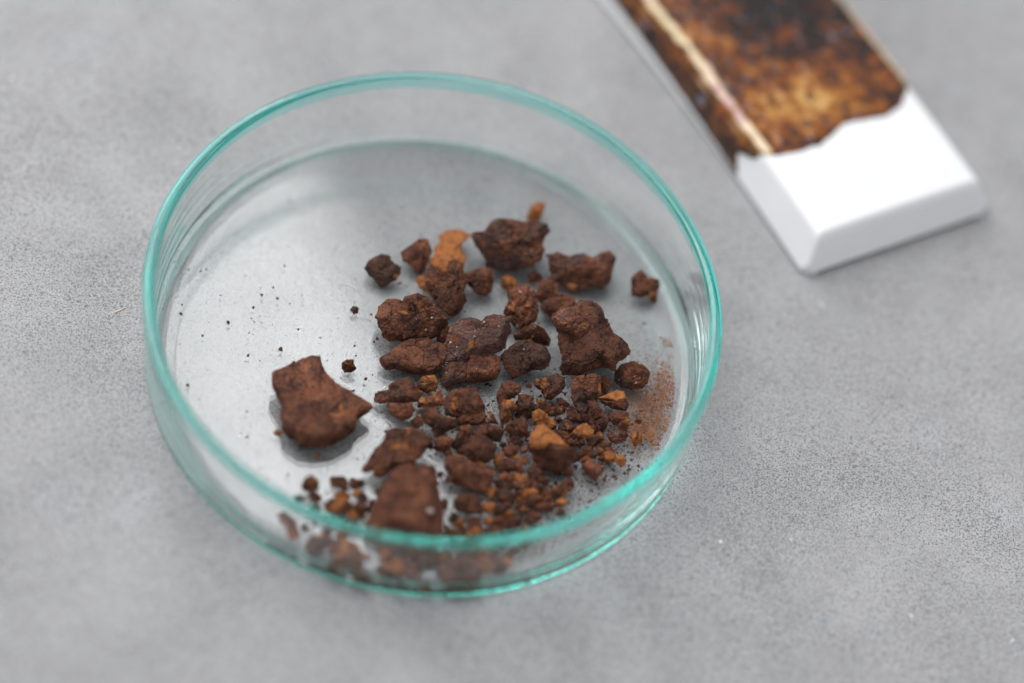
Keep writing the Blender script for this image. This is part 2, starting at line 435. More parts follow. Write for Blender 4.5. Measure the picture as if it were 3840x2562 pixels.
# ------------------------------------------------------------------ glazed test tile
def build_tile():
    a, b = unproj([3070, 3666], [877, 673], [8, 8])
    T_ = 8.0; FL = 3.6
    base = (a + b) / 2
    lft = unproj([2859, 2678, 2382], [603, 312, 0], [8] * 3)
    rgt = unproj([3406, 3270, 3140], [316, 153, 0], [8] * 3)
    across = (b - a); Wd = np.linalg.norm(across); across /= Wd
    along = np.array([-across[1], across[0], 0])
    # the bar is very slightly bowed in plan: heading turns with distance
    hw = Wd / 2
    # cross-section: bottom left -> side -> top -> side
    r = 1.9
    cs = []
    def arc(cx, cz, a0, a1, n=7):
        for t in np.linspace(a0, a1, n):
            cs.append((cx + r * math.cos(t), cz + r * math.sin(t), math.cos(t), math.sin(t)))
    sl = math.atan2(FL, T_)
    nl = (-math.cos(sl), math.sin(sl))
    for t in np.linspace(0, 1, 5)[:-1]: cs.append((-hw - FL + 1.1 * (1 - t), 0.8 * t, -0.8, -0.6))
    for t in np.linspace(0.1, 0.80, 9): cs.append((-hw - FL * (1 - t), T_ * t, nl[0], nl[1]))
    arc(-hw + r * math.tan((math.pi/2 - sl) / 2) , T_ - r, math.pi - sl, math.pi / 2)
    for t in np.linspace(-0.9, 0.9, 40): cs.append((t * hw, T_ + 0.18 * (1 - t * t), 0, 1))
    arc(hw - r * math.tan((math.pi/2 - sl) / 2), T_ - r, math.pi / 2, sl)
    for t in np.linspace(0.80, 0.1, 9): cs.append((hw + FL * (1 - t), T_ * t, -nl[0], nl[1]))
    for t in np.linspace(1, 0, 5)[1:]: cs.append((hw + FL - 1.1 * (1 - t), 0.8 * t, 0.8, -0.6))
    cs = np.array(cs)
    L = 170.0
    f0 = base - along * FL
    def place(x, v, z):
        v2 = v - FL
        off = BOW * np.maximum(v2, 0) ** 2
        return f0 + np.multiply.outer(x + off, across) + np.multiply.outer(v, along) + np.multiply.outer(z, np.array([0, 0, 1.0]))
    f0 = f0 * np.array([1, 1, 0])
    def smin(a_, b_, k):
        h = np.clip(0.5 + 0.5 * (b_ - a_) / k, 0, 1)
        return b_ * (1 - h) + a_ * h - k * h * (1 - h)
    vs_ = np.concatenate([np.linspace(0, 8, 33), np.linspace(9, L, 70)])
    rows = []
    for v in vs_:
        zend = 0.8 + T_ * v / FL
        z = smin(cs[:, 1], np.full(len(cs), zend), 1.8 * min(1, v / 2 + 0.1)) if v < 8 else cs[:, 1]
        z = np.maximum(z, 0) + 0.15
        # round the standing corners in plan
        x = cs[:, 0].copy()
        rc = 3.2
        if v < rc:
            x = np.clip(x, -(hw + FL) + rc - math.sqrt(rc * rc - (rc - v) ** 2), (hw + FL) - rc + math.sqrt(rc * rc - (rc - v) ** 2))
        rows.append(place(x, np.full(len(x), v), z))
    V = np.vstack(rows); n = len(cs); m = len(vs_)
    i = np.arange(n * m).reshape(m, n)
    F = np.stack([i[:-1, :-1].ravel(), i[:-1, 1:].ravel(), i[1:, 1:].ravel(), i[1:, :-1].ravel()], 1)
    # underside closes the bar
    bot = np.stack([i[:-1, -1], i[:-1, 0], i[1:, 0], i[1:, -1]], 1)
    F = np.vstack([F, bot])
    root = empty('glaze_test_tile', base * np.array([1, 1, 0]))
    root['label'] = 'white ceramic test bar, half dipped in mottled brown glaze, beside the dish'
    root['category'] = 'ceramic tile'
    off = base * np.array([1, 1, 0])
    mesh_obj('ceramic_body', V - off, F[:, ::-1], ceramic_mat(), root)
    # glaze coat: edge line measured across the bar (s index) -> distance from the near end
    sfr = np.linspace(0, 1, 260)
    idx = sfr * (n - 1); i0 = np.minimum(idx.astype(int), n - 2); fr = (idx - i0)[:, None]
    C = cs[i0] * (1 - fr) + cs[i0 + 1] * fr
    xs = C[:, 0]
    kx, kv = zip(*GLAZE_EDGE)
    # arc position runs from -1.2 (left foot) over the top (-1..1) to 1.2 (right foot)
    pos = np.where(sfr < 13 / n, -1.2 + 0.2 * sfr / (13 / n), np.where(sfr > 1 - 13 / n, 1.2 - 0.2 * (1 - sfr) / (13 / n), xs / hw))
    edge = np.interp(pos, kx, kv) + 0.5 * vnoise(np.stack([pos * 6, pos * 0, pos * 0], 1), 5) + 0.25 * vnoise(np.stack([pos * 16, pos * 0, pos * 0], 1), 9)
    tt = np.concatenate([[0, 0.0006, 0.002, 0.005, 0.01, 0.02], np.linspace(0.03, 1, 120)])
    rows = []; att = []
    for t in tt:
        vv = edge + t * (L - edge)
        dist = (vv - edge)
        th = 0.55 * np.sqrt(np.clip(dist / 1.6, 0, 1)) + 0.02
        P3 = np.stack([xs, vv, pos], 1) * 0.35
        th = th + 0.10 * fbm(P3, 3) * np.clip(dist, 0, 1)
        # glaze stops short of the foot and tapers out there
        foot = np.clip((C[:, 1] - 0.8 - np.clip((vv - 26) * 0.035, 0, 1.8)) / 1.2, 0, 1)
        th = th * np.sqrt(foot) - 0.08 * (foot <= 0)
        rows.append(place(xs + C[:, 2] * th, vv, C[:, 1] + 0.15 + C[:, 3] * th))
        brk = np.exp(-((pos + 0.965 + 0.025 * vnoise(np.stack([vv * 0.45, vv * 0, vv * 0], 1), 21)) / (0.034 + 0.016 * vnoise(np.stack([vv * 0.3, vv * 0, vv * 0], 1), 22))) ** 2) + 0.8 * np.exp(-((pos - 1.0) / 0.05) ** 2) 
        att.append(np.stack([(pos + 1) / 2, np.clip((vv - 20) / 90, 0, 1), brk], 1))
    V = np.vstack(rows); A = np.vstack(att); n2 = len(sfr); m2 = len(tt)
    i = np.arange(n2 * m2).reshape(m2, n2)
    F = np.stack([i[:-1, :-1].ravel(), i[:-1, 1:].ravel(), i[1:, 1:].ravel(), i[1:, :-1].ravel()], 1)
    o = mesh_obj('glaze_coat', V - off, F[:, ::-1], glaze_mat(), root)
    at = o.data.attributes.new('tile', 'FLOAT_VECTOR', 'POINT')
    at.data.foreach_set('vector', A.ravel())
    o['label'] = 'glossy mottled brown, ochre and black glaze with cream edges'
build_tile()
# ------------------------------------------------------------------ rust fragments
RUST = rust_mat()
CROPS = {'A': (1300, 700, 2.851), 'B': (1850, 700, 2.851), 'C': (1350, 1050, 2.851), 'D': (1850, 1050, 2.851),
         'E': (950, 1250, 3.136), 'F': (1300, 1500, 2.614), 'G': (1800, 1350, 2.851), 'H': (1000, 1700, 2.614), 'I': (1600, 1650, 2.851)}
_ico = {}
def ico(n):
    if n not in _ico:
        bm = bmesh.new(); bmesh.ops.create_icosphere(bm, subdivisions=n, radius=1.0)
        _ico[n] = (np.array([v.co[:] for v in bm.verts]), np.array([[v.index for v in f.verts] for f in bm.faces]))
        bm.free()
    V, F = _ico[n]
    return V / np.linalg.norm(V, axis=1)[:, None], F

def rock_mesh(poly, T, ex, style, seed, floor, n=None, grow=1.05, lift=0.0, trim=1.0):
    """poly: outline as seen in the photograph (source px). returns vertices (mm, relative), centre"""
    P = np.asarray(poly, float)
    c2 = (P.min(0) + P.max(0)) / 2
    c2 = 0.5 * c2 + 0.5 * P.mean(0)
    upd = np.array([0.16, -0.987])
    s = (P - c2) @ upd
    hh = max(np.abs(s).max(), 1)
    s = s / hh
    Z = lift + T * ((0.60 + 0.30 * s) if style == 'crag' else (0.54 + 0.34 * s))
    Wd = unproj(P[:, 0], P[:, 1], floor + Z)
    cw = unproj([c2[0]], [c2[1]], [floor + lift + T * 0.5])[0]
    Q = (Wd[:, :2] - cw[:2]) * grow
    # ray-cast the outline every 1.5 degrees
    az = np.linspace(-math.pi, math.pi, 241)
    A = Q; B = np.roll(Q, -1, 0); zA = Z; zB = np.roll(Z, -1)
    R = np.full(len(az), 0.0); ZE = np.zeros(len(az))
    for k, a in enumerate(az):
        d = np.array([math.cos(a), math.sin(a)])
        den = d[0] * (B - A)[:, 1] - d[1] * (B - A)[:, 0]
        den = np.where(np.abs(den) < 1e-9, 1e-9, den)
        t = (A[:, 0] * (B - A)[:, 1] - A[:, 1] * (B - A)[:, 0]) / den
        u = (A[:, 0] * d[1] - A[:, 1] * d[0]) / den
        ok = (u >= -1e-6) & (u <= 1 + 1e-6) & (t > 0)
        if ok.any():
            j = np.where(ok)[0][np.argmax(t[ok])]
            R[k] = t[j]; ZE[k] = zA[j] * (1 - u[j]) + zB[j] * u[j]
    good = R > 0
    R = np.interp(az, az[good], R[good]); ZE = np.interp(az, az[good], ZE[good])
    rm = float(np.median(R))
    if n is None: n = 6 if rm > 1.9 else (5 if rm > 0.8 else 4)
    D, F = ico(n)
    a = np.arctan2(D[:, 1], D[:, 0])
    r = np.interp(a, az, R); ze = np.interp(a, az, ZE)
    lat = np.arcsin(np.clip(D[:, 2], -1, 1))
    p = 2.0 / ex
    lat = np.sign(lat) * np.arctan(np.tan(np.minimum(np.abs(lat), 1.5700)) ** (ex / 2))
    hf = np.cos(lat) ** p
    sf = np.abs(np.sin(lat)) ** p
    U = np.stack([hf * np.cos(a), hf * np.sin(a), np.sign(D[:, 2]) * sf], 1)
    rng = np.random.RandomState(seed)
    # (facets, deepest cut, large relief, ridges, blocks, nodules, grain mm, pits)
    k, cut, a1, a2, blk, nodu, grain, pits = {
        'crag':   (8, 0.68, 0.06, 0.07, 0.20, 0.0, 0.24, 0.60),
        'slab':   (2, 0.93, 0.015, 0.015, 0.035, 0.0, 0.08, 0.05),
        'smooth': (11, 0.66, 0.05, 0.035, 0.11, 0.0, 0.11, 0.15),
        'nod':    (2, 0.85, 0.06, 0.04, 0.05, 0.19, 0.12, 0.25),
        'crumb':  (14, 0.52, 0.07, 0.05, 0.24, 0.0, 0.17, 0.40),
        'flake':  (1, 0.9, 0.03, 0.03, 0.05, 0.0, 0.06, 0.0)}[style]
    for i in range(k):          # broken facets; the outline stays, the top and shoulders are cut
        nrm = rng.normal(size=3)
        nrm[2] = abs(nrm[2]) + (0.15 if style == 'crumb' else 0.45); nrm /= np.linalg.norm(nrm)
        h = U @ nrm
        lim = h.max() * rng.uniform(cut, 0.92)
        U = U - (np.maximum(h - lim, 0) * 0.92)[:, None] * nrm
    rho = np.hypot(U[:, 0], U[:, 1]); a = np.arctan2(U[:, 1], U[:, 0])
    r = np.interp(a, az, R); ze = np.interp(a, az, ZE)
    x = rho * r * np.cos(a); y = rho * r * np.sin(a)
    zm = lift + T * 0.5
    w_ = np.clip(rho, 0, 1)
    zz = ze * w_ + zm * (1 - w_)
    tilt = rng.uniform(-0.12, 0.12, 2)
    topz = lift + T * (1 + tilt[0] * x / rm + tilt[1] * y / rm)
    z = np.where(U[:, 2] >= 0, zz + (topz - zz) * np.abs(U[:, 2]), zz * (1 - np.abs(U[:, 2])))
    if lift: z = np.where(U[:, 2] < 0, np.maximum(z, lift * 0.6), z)
    und_ = np.where(U[:, 2] < 0, 1 - (0.26 if style == 'slab' else 0.42) * np.abs(U[:, 2]), 1.0)        # the pieces stand on a narrower foot
    x = x * und_; y = y * und_
    V = np.stack([x, y, z], 1)
    C0 = np.array([0, 0, zm])
    N = V - C0
    N = N / (np.linalg.norm(N, axis=1)[:, None] + 1e-6)
    off = seed * 7.31
    G = V + off
    sc = rm
    wv = np.stack([vnoise(G * (2.6 / sc), seed + 40), vnoise(G * (2.6 / sc), seed + 41), vnoise(G * (2.6 / sc), seed + 42) * 0.6], 1)
    wf = np.stack([vnoise(G * 1.9, seed + 43), vnoise(G * 1.9, seed + 44), vnoise(G * 1.9, seed + 45)], 1)
    V = V + wv * (0.02 if style == 'slab' else 0.045) * sc + wf * min(grain * 0.9, 0.06 * sc)
    d = a1 * sc * fbm(G * (1.4 / sc), seed, 3) + a2 * sc * (fbm(G * (2.6 / sc), seed + 5, 4, True) - 0.1)
    gs = min(1.0, sc / 1.6)
    d = d + grain * gs * (fbm(G * 1.7 / gs, seed + 9, 4, True) - 0.1) + 0.3 * grain * gs * vnoise(G * 6.5 / gs, seed + 12)
    # blocky fracture: angular plates at two sizes, each set at its own height, with cracks between
    GW = G + 0.12 * sc * np.stack([vnoise(G * (3.2 / sc), seed + 50), vnoise(G * (3.2 / sc), seed + 51), vnoise(G * (3.2 / sc), seed + 52)], 1)
    for bs, ba in ((0.75, 1.0), (0.33, 0.45), (0.15, 0.18)):
        f1, f2, idv = cells(GW / (bs * sc), seed + int(bs * 100))
        e = np.clip((f2 - f1) / 0.13, 0, 1)
        d = d + blk * ba * sc * ((idv - 0.55) * (0.35 + 0.65 * e) - 0.10 * (1 - e))
    if nodu:
        ns = max(0.35, 0.30 * sc)
        f1, f2, idv = cells(G / ns, seed)
        d = d + nodu * sc * (0.55 - f1)
        f1, f2, idv = cells(G / max(0.3, ns * 0.45), seed + 3)
        d = d + nodu * 0.4 * sc * (0.5 - f1)
    if pits:
        pit = np.clip(fbm(G * (2.1 / sc), seed + 77, 3) - 0.22, 0, 0.4)
        d = d - pits * sc * pit
        und = np.clip(0.35 - (V[:, 2] - V[:, 2].min()) / max(T, 0.5), 0, 1)      # undercut foot
        d = d - 0.5 * sc * und * np.clip(vnoise(G * (1.6 / sc), seed + 90) + 0.1, 0, 1)
    # a crack or two across the top
    if style == 'slab':
        w = fbm(G * (0.55 / sc), seed + 3, 3)
        d = d - 0.035 * sc * np.exp(-(w / 0.012) ** 2) * (V[:, 2] > T * 0.5)
    V = V + N * d[:, None]
    # clean broken faces over the rough skin
    kp = {'crag': 9, 'crumb': 8, 'smooth': 7, 'slab': 2, 'nod': 1, 'flake': 1}[style]
    sv = np.array([rm, rm, max(T * 0.55, 0.3)])
    for i in range(kp):
        nrm = rng.normal(size=3)
        if style in ('slab', 'flake'): nrm *= 0.12; nrm[2] = 1
        else: nrm[2] = abs(nrm[2]) * 0.9 + 0.25
        nrm /= np.linalg.norm(nrm)
        Wn = (V - C0) / sv
        h = Wn @ nrm
        lim = np.quantile(h, rng.uniform(0.90, 0.975))
        V = V - ((np.maximum(h - lim, 0) * 0.88)[:, None] * nrm) * sv
    # trim the body to the measured outline: stretch it sideways about its own middle
    W_ = V + np.array([cw[0], cw[1], floor])
    dd = W_ - CAM; zc = dd @ FW
    q = np.stack([SRCW / 2 + FPX * (dd @ RT) / zc, SRCH / 2 - FPX * (dd @ UP) / zc], 1) - c2
    th = np.arctan2(q[:, 1], q[:, 0]); rr = np.hypot(q[:, 0], q[:, 1])
    nb = 72 if len(V) > 5000 else (48 if len(V) > 1500 else 28)
    bi = np.clip(((th + math.pi) / (2 * math.pi) * nb).astype(int), 0, nb - 1)
    E_ = np.zeros(nb); np.maximum.at(E_, bi, rr)
    E_ = np.maximum(E_, 0.5 * np.median(E_))
    E_ = (np.roll(E_, 1) + 2 * E_ + np.roll(E_, -1)) / 4
    cen = -math.pi + (np.arange(nb) + 0.5) * 2 * math.pi / nb
    A = (P - c2) * trim; B = np.roll(A, -1, 0)
    fine_ = np.linspace(-math.pi, math.pi, 361); RP = np.zeros(361)
    for k_, a_ in enumerate(fine_):
        d_ = np.array([math.cos(a_), math.sin(a_)]); e_ = B - A
        den = d_[0] * e_[:, 1] - d_[1] * e_[:, 0]; den = np.where(np.abs(den) < 1e-9, 1e-9, den)
        t_ = (A[:, 0] * e_[:, 1] - A[:, 1] * e_[:, 0]) / den; u_ = (A[:, 0] * d_[1] - A[:, 1] * d_[0]) / den
        ok = (u_ >= -1e-6) & (u_ <= 1 + 1e-6) & (t_ > 0)
        if ok.any(): RP[k_] = t_[ok].max()
    RP = np.interp(fine_, fine_[RP > 0], RP[RP > 0])
    f_ = np.interp(th, fine_, RP) / np.interp(th, np.concatenate([[cen[-1] - 2 * math.pi], cen, [cen[0] + 2 * math.pi]]), np.concatenate([[E_[-1]], E_, [E_[0]]]))
    f_ = 1 + (np.clip(f_, 0.6, 1.7) - 1) * np.clip(rr / (0.35 * np.median(E_)), 0, 1)
    V = V + ((f_ - 1) * q[:, 0] / FPX * zc)[:, None] * RT - ((f_ - 1) * q[:, 1] / FPX * zc)[:, None] * UP
    V[:, 2] = np.maximum(V[:, 2], lift * 0.6 + 0.02)
    return V, F, np.array([cw[0], cw[1], floor])

def rock(name, label, cat, crop, poly, T=None, ex=2.8, style='crag', tint=(0.15, 0.3, 0.1, 0.1), group=None, parent=None, n=None, lift=0.0, seed=None, floor=None):
    x0, y0, s = CROPS[crop]
    P = np.array([(x0 + a / s, y0 + b / s) for a, b in poly])
    if T is None:
        ar = 0.5 * abs(np.dot(P[:, 0], np.roll(P[:, 1], -1)) - np.dot(P[:, 1], np.roll(P[:, 0], -1)))
        T = 0.62 * math.sqrt(ar) / 21.5
    seed = seed if seed is not None else int(P[:, 0].sum() + P[:, 1].sum()) % 9973
    fl = FLOOR if floor is None else floor
    size = math.sqrt(max(np.ptp(P[:, 0]) * np.ptp(P[:, 1]), 1)) / 21.5
    grow = 1.05 + 0.27 * min(max((6.5 - size) / 5.5, 0), 1)
    if parent is None and label and 'through the front glass' not in label: T = T * (1 + 0.6 * (grow - 1.05) / 0.27)
    V, F, c = rock_mesh(P, T, ex, style, seed, fl, n=n, lift=lift, grow=grow, trim=1.06 + 0.21 * (grow - 1.05) / 0.27)
    if parent is not None:
        c2 = c - np.array(parent['_c'])
        o = mesh_obj(name, V, F, RUST, parent, loc=c2, smooth=False)
    else:
        o = mesh_obj(name, V, F, RUST, loc=c, smooth=False)
        o['label'] = label; o['category'] = cat
        if group: o['group'] = group
    o.color = tint
    o['_c'] = [float(v) for v in c]
    return o

LG = 'large rust fragments in the dish'
MG = 'small rust fragments in the dish'
CG = 'rust crumbs in the dish'
frag = 'rust_fragment'
def big(label, crop, poly, **k): return rock('rust_fragment', label, 'rust fragment', crop, poly, group=LG, **k)
def med(label, crop, poly, **k):
    k.setdefault('tint', (0.2, 0.35, 0.15, 0.15)); return rock('rust_fragment', label, 'rust fragment', crop, poly, group=MG, **k)
def crumb(label, crop, poly, **k):
    k.setdefault('style', 'crumb'); k.setdefault('ex', 2.5)
    h = sum(map(ord, label)) % 100 / 100
    k.setdefault('tint', (0.05 + 0.36 * h, 0.6 - 0.5 * h, 0.2, 0.15)); return rock('rust_crumb', label, 'rust crumb', crop, poly, group=CG, **k)
def flake(label, crop, poly, **k):
    k.setdefault('style', 'flake'); k.setdefault('ex', 4.0); k.setdefault('tint', (1.0, 0.0, 0.0, 0.0))
    return rock('rust_flake', label, 'rust flake', crop, poly, group='rust flakes in the dish', **k)

R1 = big('big flat dark red slab standing alone at the left of the dish', 'E', [(245,480),(330,440),(480,365),(700,285),(790,300),(815,380),(870,480),(960,590),(1160,690),(1300,780),(1380,860),(1340,930),(1260,985),(1190,1050),(1180,1120),(1070,1210),(920,1290),(760,1320),(560,1310),(500,1250),(420,1200),(365,1130),(340,980),(340,860),(285,740),(235,600)], T=5.2, ex=8, style='slab', tint=(0.16, 0.02, 0.12, 0.03), n=7)
R2 = big('dark craggy fragment with a flat purplish top, farthest of the large ones', 'A', [(1350,540),(1380,490),(1480,490),(1520,430),(1580,360),(1640,345),(1768,362),(1900,382),(2048,393),(2128,402),(2168,480),(2138,520),(2098,545),(2098,700),(2058,790),(1948,850),(1768,890),(1628,880),(1508,850),(1490,760),(1400,640)], T=7.0, ex=3.2, tint=(0.12, 0.55, 0.45, 0.08))
R3 = flake('orange tipped chip standing behind the farthest large fragment', 'B', [(380,290),(410,220),(480,180),(540,190),(530,270),(490,350),(420,370),(370,340)], T=1.8, tint=(0.85, 0.1, 0, 0), style='smooth')
R4 = med('dark grey-brown knobbly lump at the far left of the heap', 'A', [(200,870),(240,800),(310,760),(370,730),(450,745),(480,800),(570,870),(565,930),(510,1000),(440,1040),(390,1075),(340,1050),(300,990),(220,930)], T=3.6, style='crumb', tint=(0.0, 0.95, 0.1, 0.05))
rock('ochre_spot', None, None, 'A', [(480,980),(500,930),(550,920),(540,970),(500,1000)], T=0.8, style='smooth', tint=(1, 0, 0, 0), parent=R4, lift=1.2)
med('reddish triangular fragment between the dark lump and the orange flake', 'A', [(590,700),(680,640),(780,565),(860,575),(900,700),(850,830),(790,920),(740,900),(690,840),(610,790)], T=3.0, ex=3.4, style='smooth', tint=(0.1, 0.15, 0.1, 0))
flake('large pale orange flat flake leaning behind a craggy lump', 'A', [(990,530),(1070,475),(1200,470),(1330,530),(1240,560),(1225,680),(1270,760),(1250,850),(1180,900),(1060,930),(950,870),(880,800),(940,720),(950,650),(1000,590)], T=1.3, lift=0.6, tint=(1.1, 0.05, 0, 0))
R7 = big('craggy two-horned lump with an orange curled edge, in front of the orange flake', 'A', [(840,930),(900,850),(1000,900),(1060,940),(1090,810),(1150,790),(1230,830),(1260,960),(1290,1010),(1250,1120),(1275,1210),(1220,1320),(1130,1380),(1020,1320),(950,1240),(930,1150),(860,1090),(840,1000)], T=5.0, tint=(0.22, 0.45, 0.2, 0.08))
rock('curled_edge', None, None, 'A', [(755,1000),(800,960),(850,975),(900,1050),(950,1140),(1000,1200),(940,1210),(860,1130),(780,1080)], T=2.4, ex=2.2, style='smooth', tint=(0.75, 0.3, 0, 0), parent=R7)
med('small cube-like fragment right of the two-horned lump', 'A', [(1270,940),(1380,895),(1540,885),(1560,1010),(1540,1110),(1470,1160),(1390,1140),(1320,1060),(1265,1010)], T=3.0, style='smooth', tint=(0.1, 0.3, 0.1, 0))
crumb('tiny orange-brown crumb just behind the knobbly sandy lump', 'A', [(1670,980),(1740,945),(1800,1010),(1810,1060),(1720,1110),(1660,1060)], tint=(0.7, 0.1, 0, 0))
crumb('tiny crumb lying left of the butterfly-shaped fragment', 'B', [(380,950),(440,905),(500,940),(520,990),(470,1030),(400,1010)])
big('upright sandy brown lump covered in round nodules, centre of the dish', 'C', [(1540,330),(1590,230),(1580,130),(1640,75),(1800,60),(1870,140),(1890,230),(1905,330),(1880,430),(1800,480),(1700,530),(1620,460),(1550,400)], T=4.8, ex=2.4, style='nod', tint=(0.38, 0.0, 0.0, 0.6))
R12 = big('butterfly-shaped purplish fragment with two raised wings, right back', 'B', [(585,730),(700,705),(830,740),(960,715),(1050,760),(1150,710),(1230,690),(1300,760),(1265,900),(1240,1010),(1150,1090),(1040,1080),(900,1100),(780,1060),(660,1000),(620,900)], T=4.6, style='smooth', tint=(0.2, 0.2, 0.5, 0.0))
rock('ochre_lip', None, None, 'B', [(710,1030),(800,1000),(980,1010),(940,1060),(850,1110),(770,1070)], T=1.6, style='flake', ex=3, tint=(0.8, 0.2, 0, 0), parent=R12)
med('small pointed fragment tucked below the left wing of the butterfly-shaped one', 'B', [(460,1150),(500,1040),(620,970),(680,1060),(680,1160),(600,1210),(500,1230)], T=2.8, style='smooth')
med('flat dark fragment leaning behind the largest craggy block', 'B', [(530,1230),(640,1190),(730,1150),(870,1200),(860,1270),(760,1330),(640,1390),(560,1350),(520,1290)], T=2.6, tint=(0.2, 0.3, 0.2, 0))
med('lone brown fragment at the right near the dish wall', 'B', [(1490,970),(1590,905),(1660,980),(1760,1000),(1770,1060),(1740,1130),(1740,1220),(1690,1230),(1650,1170),(1570,1180),(1490,1160)], T=3.4, style='smooth', tint=(0.25, 0.4, 0.1, 0))
R16 = big('broad craggy fragment with an orange patch, left of the centre', 'C', [(180,400),(210,290),(300,210),(410,205),(440,260),(480,190),(620,150),(700,190),(780,270),(860,330),(900,400),(940,410),(910,500),(840,580),(780,610),(650,640),(520,640),(420,640),(330,650),(260,600),(220,500),(200,450)], T=6.4, ex=3.3, tint=(0.2, 0.2, 0.12, 0.3))
rock('ochre_patch', None, None, 'C', [(390,430),(460,370),(570,390),(600,470),(540,520),(440,510)], T=1.0, style='smooth', tint=(0.95, 0, 0, 0), parent=R16, lift=4.2)
big('flat cracked slab with a pointed left end, below the orange-patched fragment', 'C', [(225,840),(330,760),(430,690),(530,640),(720,620),(780,680),(900,690),(920,800),(900,880),(830,960),(720,1015),(600,1000),(480,980),(380,960),(290,960),(240,910)], T=3.2, ex=6.5, style='slab', tint=(0.15, 0.05, 0.1, 0.2))
crumb('small dark piece wedged behind the flat cracked slab', 'C', [(830,640),(840,560),(930,490),(965,540),(950,620),(900,670)], T=1.8)
R19 = big('glossy dark central fragment speckled with white grains, the shiniest', 'C', [(910,740),(940,600),(980,500),(1080,420),(1200,410),(1290,440),(1350,390),(1450,375),(1590,400),(1605,560),(1560,620),(1540,730),(1400,800),(1200,870),(1050,890),(930,870)], T=7.2, ex=3.0, tint=(0.42, 0.5, 0.75, 0.45))
rock('red_block', None, None, 'C', [(1150,900),(1230,800),(1380,790),(1480,830),(1490,960),(1450,1050),(1300,1090),(1150,1085)], T=3.6, ex=3.6, style='slab', tint=(0.2, 0, 0.15, 0.25), parent=R19)
rock('dark_lump', None, None, 'C', [(885,1070),(890,950),(960,890),(1060,880),(1150,900),(1160,1040),(1090,1090),(1000,1110),(930,1145)], T=3.0, style='crumb', tint=(0.45, 0.9, 0.3, 0.2), parent=R19)
big('rounded dark grey-brown lump right of the glossy central fragment', 'D', [(80,820),(150,740),(270,660),(400,640),(450,680),(560,720),(605,830),(580,920),(520,960),(420,960),(340,1000),(230,1040),(160,990),(110,900)], T=5.0, ex=2.7, tint=(0.08, 0.8, 0.1, 0.25))
med('reddish lump directly behind the rounded dark grey-brown one', 'D', [(230,590),(330,520),(440,480),(530,530),(600,640),(570,700),(450,680),(330,640),(250,640)], T=4.2, style='smooth', tint=(0.35, 0.2, 0.1, 0))
R22 = big('largest craggy block with stepped sides and orange flecks, right of the centre', 'D', [(630,420),(740,290),(860,310),(930,240),(1060,240),(1140,300),(1210,430),(1280,570),(1400,650),(1450,760),(1400,830),(1310,890),(1290,960),(1180,930),(1050,950),(900,1010),(760,1000),(720,930),(740,800),(710,700),(700,560)], T=9.0, ex=3.2, tint=(0.08, 0.2, 0.12, 0.02))
rock('nodular_lump', None, None, 'D', [(650,400),(740,290),(880,350),(1020,480),(1000,600),(940,650),(760,580),(680,500)], T=2.6, style='nod', ex=2.4, tint=(0.3, 0.5, 0.4, 0.25), parent=R22, lift=6.6)
rock('ochre_patch', None, None, 'D', [(1140,650),(1185,630),(1255,740),(1250,790),(1200,740)], T=0.8, style='smooth', tint=(1.2, 0, 0, 0), parent=R22, lift=5.6)
rock('ochre_patch', None, None, 'D', [(1030,930),(1080,870),(1110,920),(1100,950),(1050,955)], T=0.8, style='smooth', tint=(1.1, 0, 0, 0), parent=R22, lift=2.6)
med('dark rounded fragment with white grains at the right, beside the orange dust', 'D', [(1310,1000),(1380,910),(1500,880),(1600,920),(1660,990),(1640,1090),(1590,1150),(1480,1160),(1380,1140),(1310,1080)], T=4.0, tint=(0.1, 0.7, 0.05, 0.55))
med('square craggy fragment directly below the largest block', 'D', [(860,1040),(960,1030),(1080,1010),(1140,1050),(1140,1240),(1080,1290),(960,1300),(880,1310),(840,1260),(850,1130)], T=4.0, ex=3.4, style='crumb', tint=(0.25, 0.6, 0.1, 0.1))
med('shield-shaped fragment with a pointed left corner, left of the square craggy one', 'D', [(450,1060),(550,1060),(670,1010),(740,1050),(755,1130),(720,1190),(620,1270),(560,1260),(520,1190),(455,1130)], T=3.4, tint=(0.3, 0.3, 0.35, 0.1))
med('wedge with a bright orange top below the white-grained dark fragment', 'D', [(1140,1270),(1190,1290),(1270,1300),(1400,1260),(1430,1330),(1400,1390),(1270,1370),(1180,1320)], T=2.0, tint=(0.35, 0.4, 0, 0))
flake('bright orange flat cap lying on the wedge below the white-grained fragment', 'D', [(1140,1260),(1230,1220),(1320,1185),(1380,1200),(1400,1270),(1310,1310),(1220,1285)], T=0.9, lift=1.6, tint=(1.35, 0, 0, 0))
crumb('narrow dark shard between the square fragment and the white-grained one', 'D', [(1150,1050),(1250,1060),(1240,1150),(1200,1220),(1160,1180)], T=1.8)
med('tall-standing fragment left of the shield-shaped one', 'D', [(45,1230),(100,1120),(180,1085),(270,1140),(280,1200),(210,1250),(130,1290),(60,1320)], T=3.2, tint=(0.2, 0.3, 0.05, 0.15))
med('brown fragment with an orange underside below the tall-standing one', 'G', [(215,490),(260,440),(350,450),(380,520),(350,600),(300,650),(235,700),(220,600)], T=2.6, tint=(0.5, 0.4, 0.1, 0.1))
med('dark winged piece right of the tall-standing fragment', 'G', [(425,385),(490,380),(585,410),(530,450),(600,480),(620,540),(570,600),(500,620),(400,560),(410,480)], T=2.4, style='crumb', tint=(0.25, 0.6, 0.2, 0.1))
med('blocky brown fragment above the gap left of the big orange-topped one', 'G', [(290,690),(380,640),(460,620),(500,690),(495,770),(440,815),(340,800),(280,740)], T=2.6, ex=3.2, tint=(0.3, 0.35, 0, 0.1))
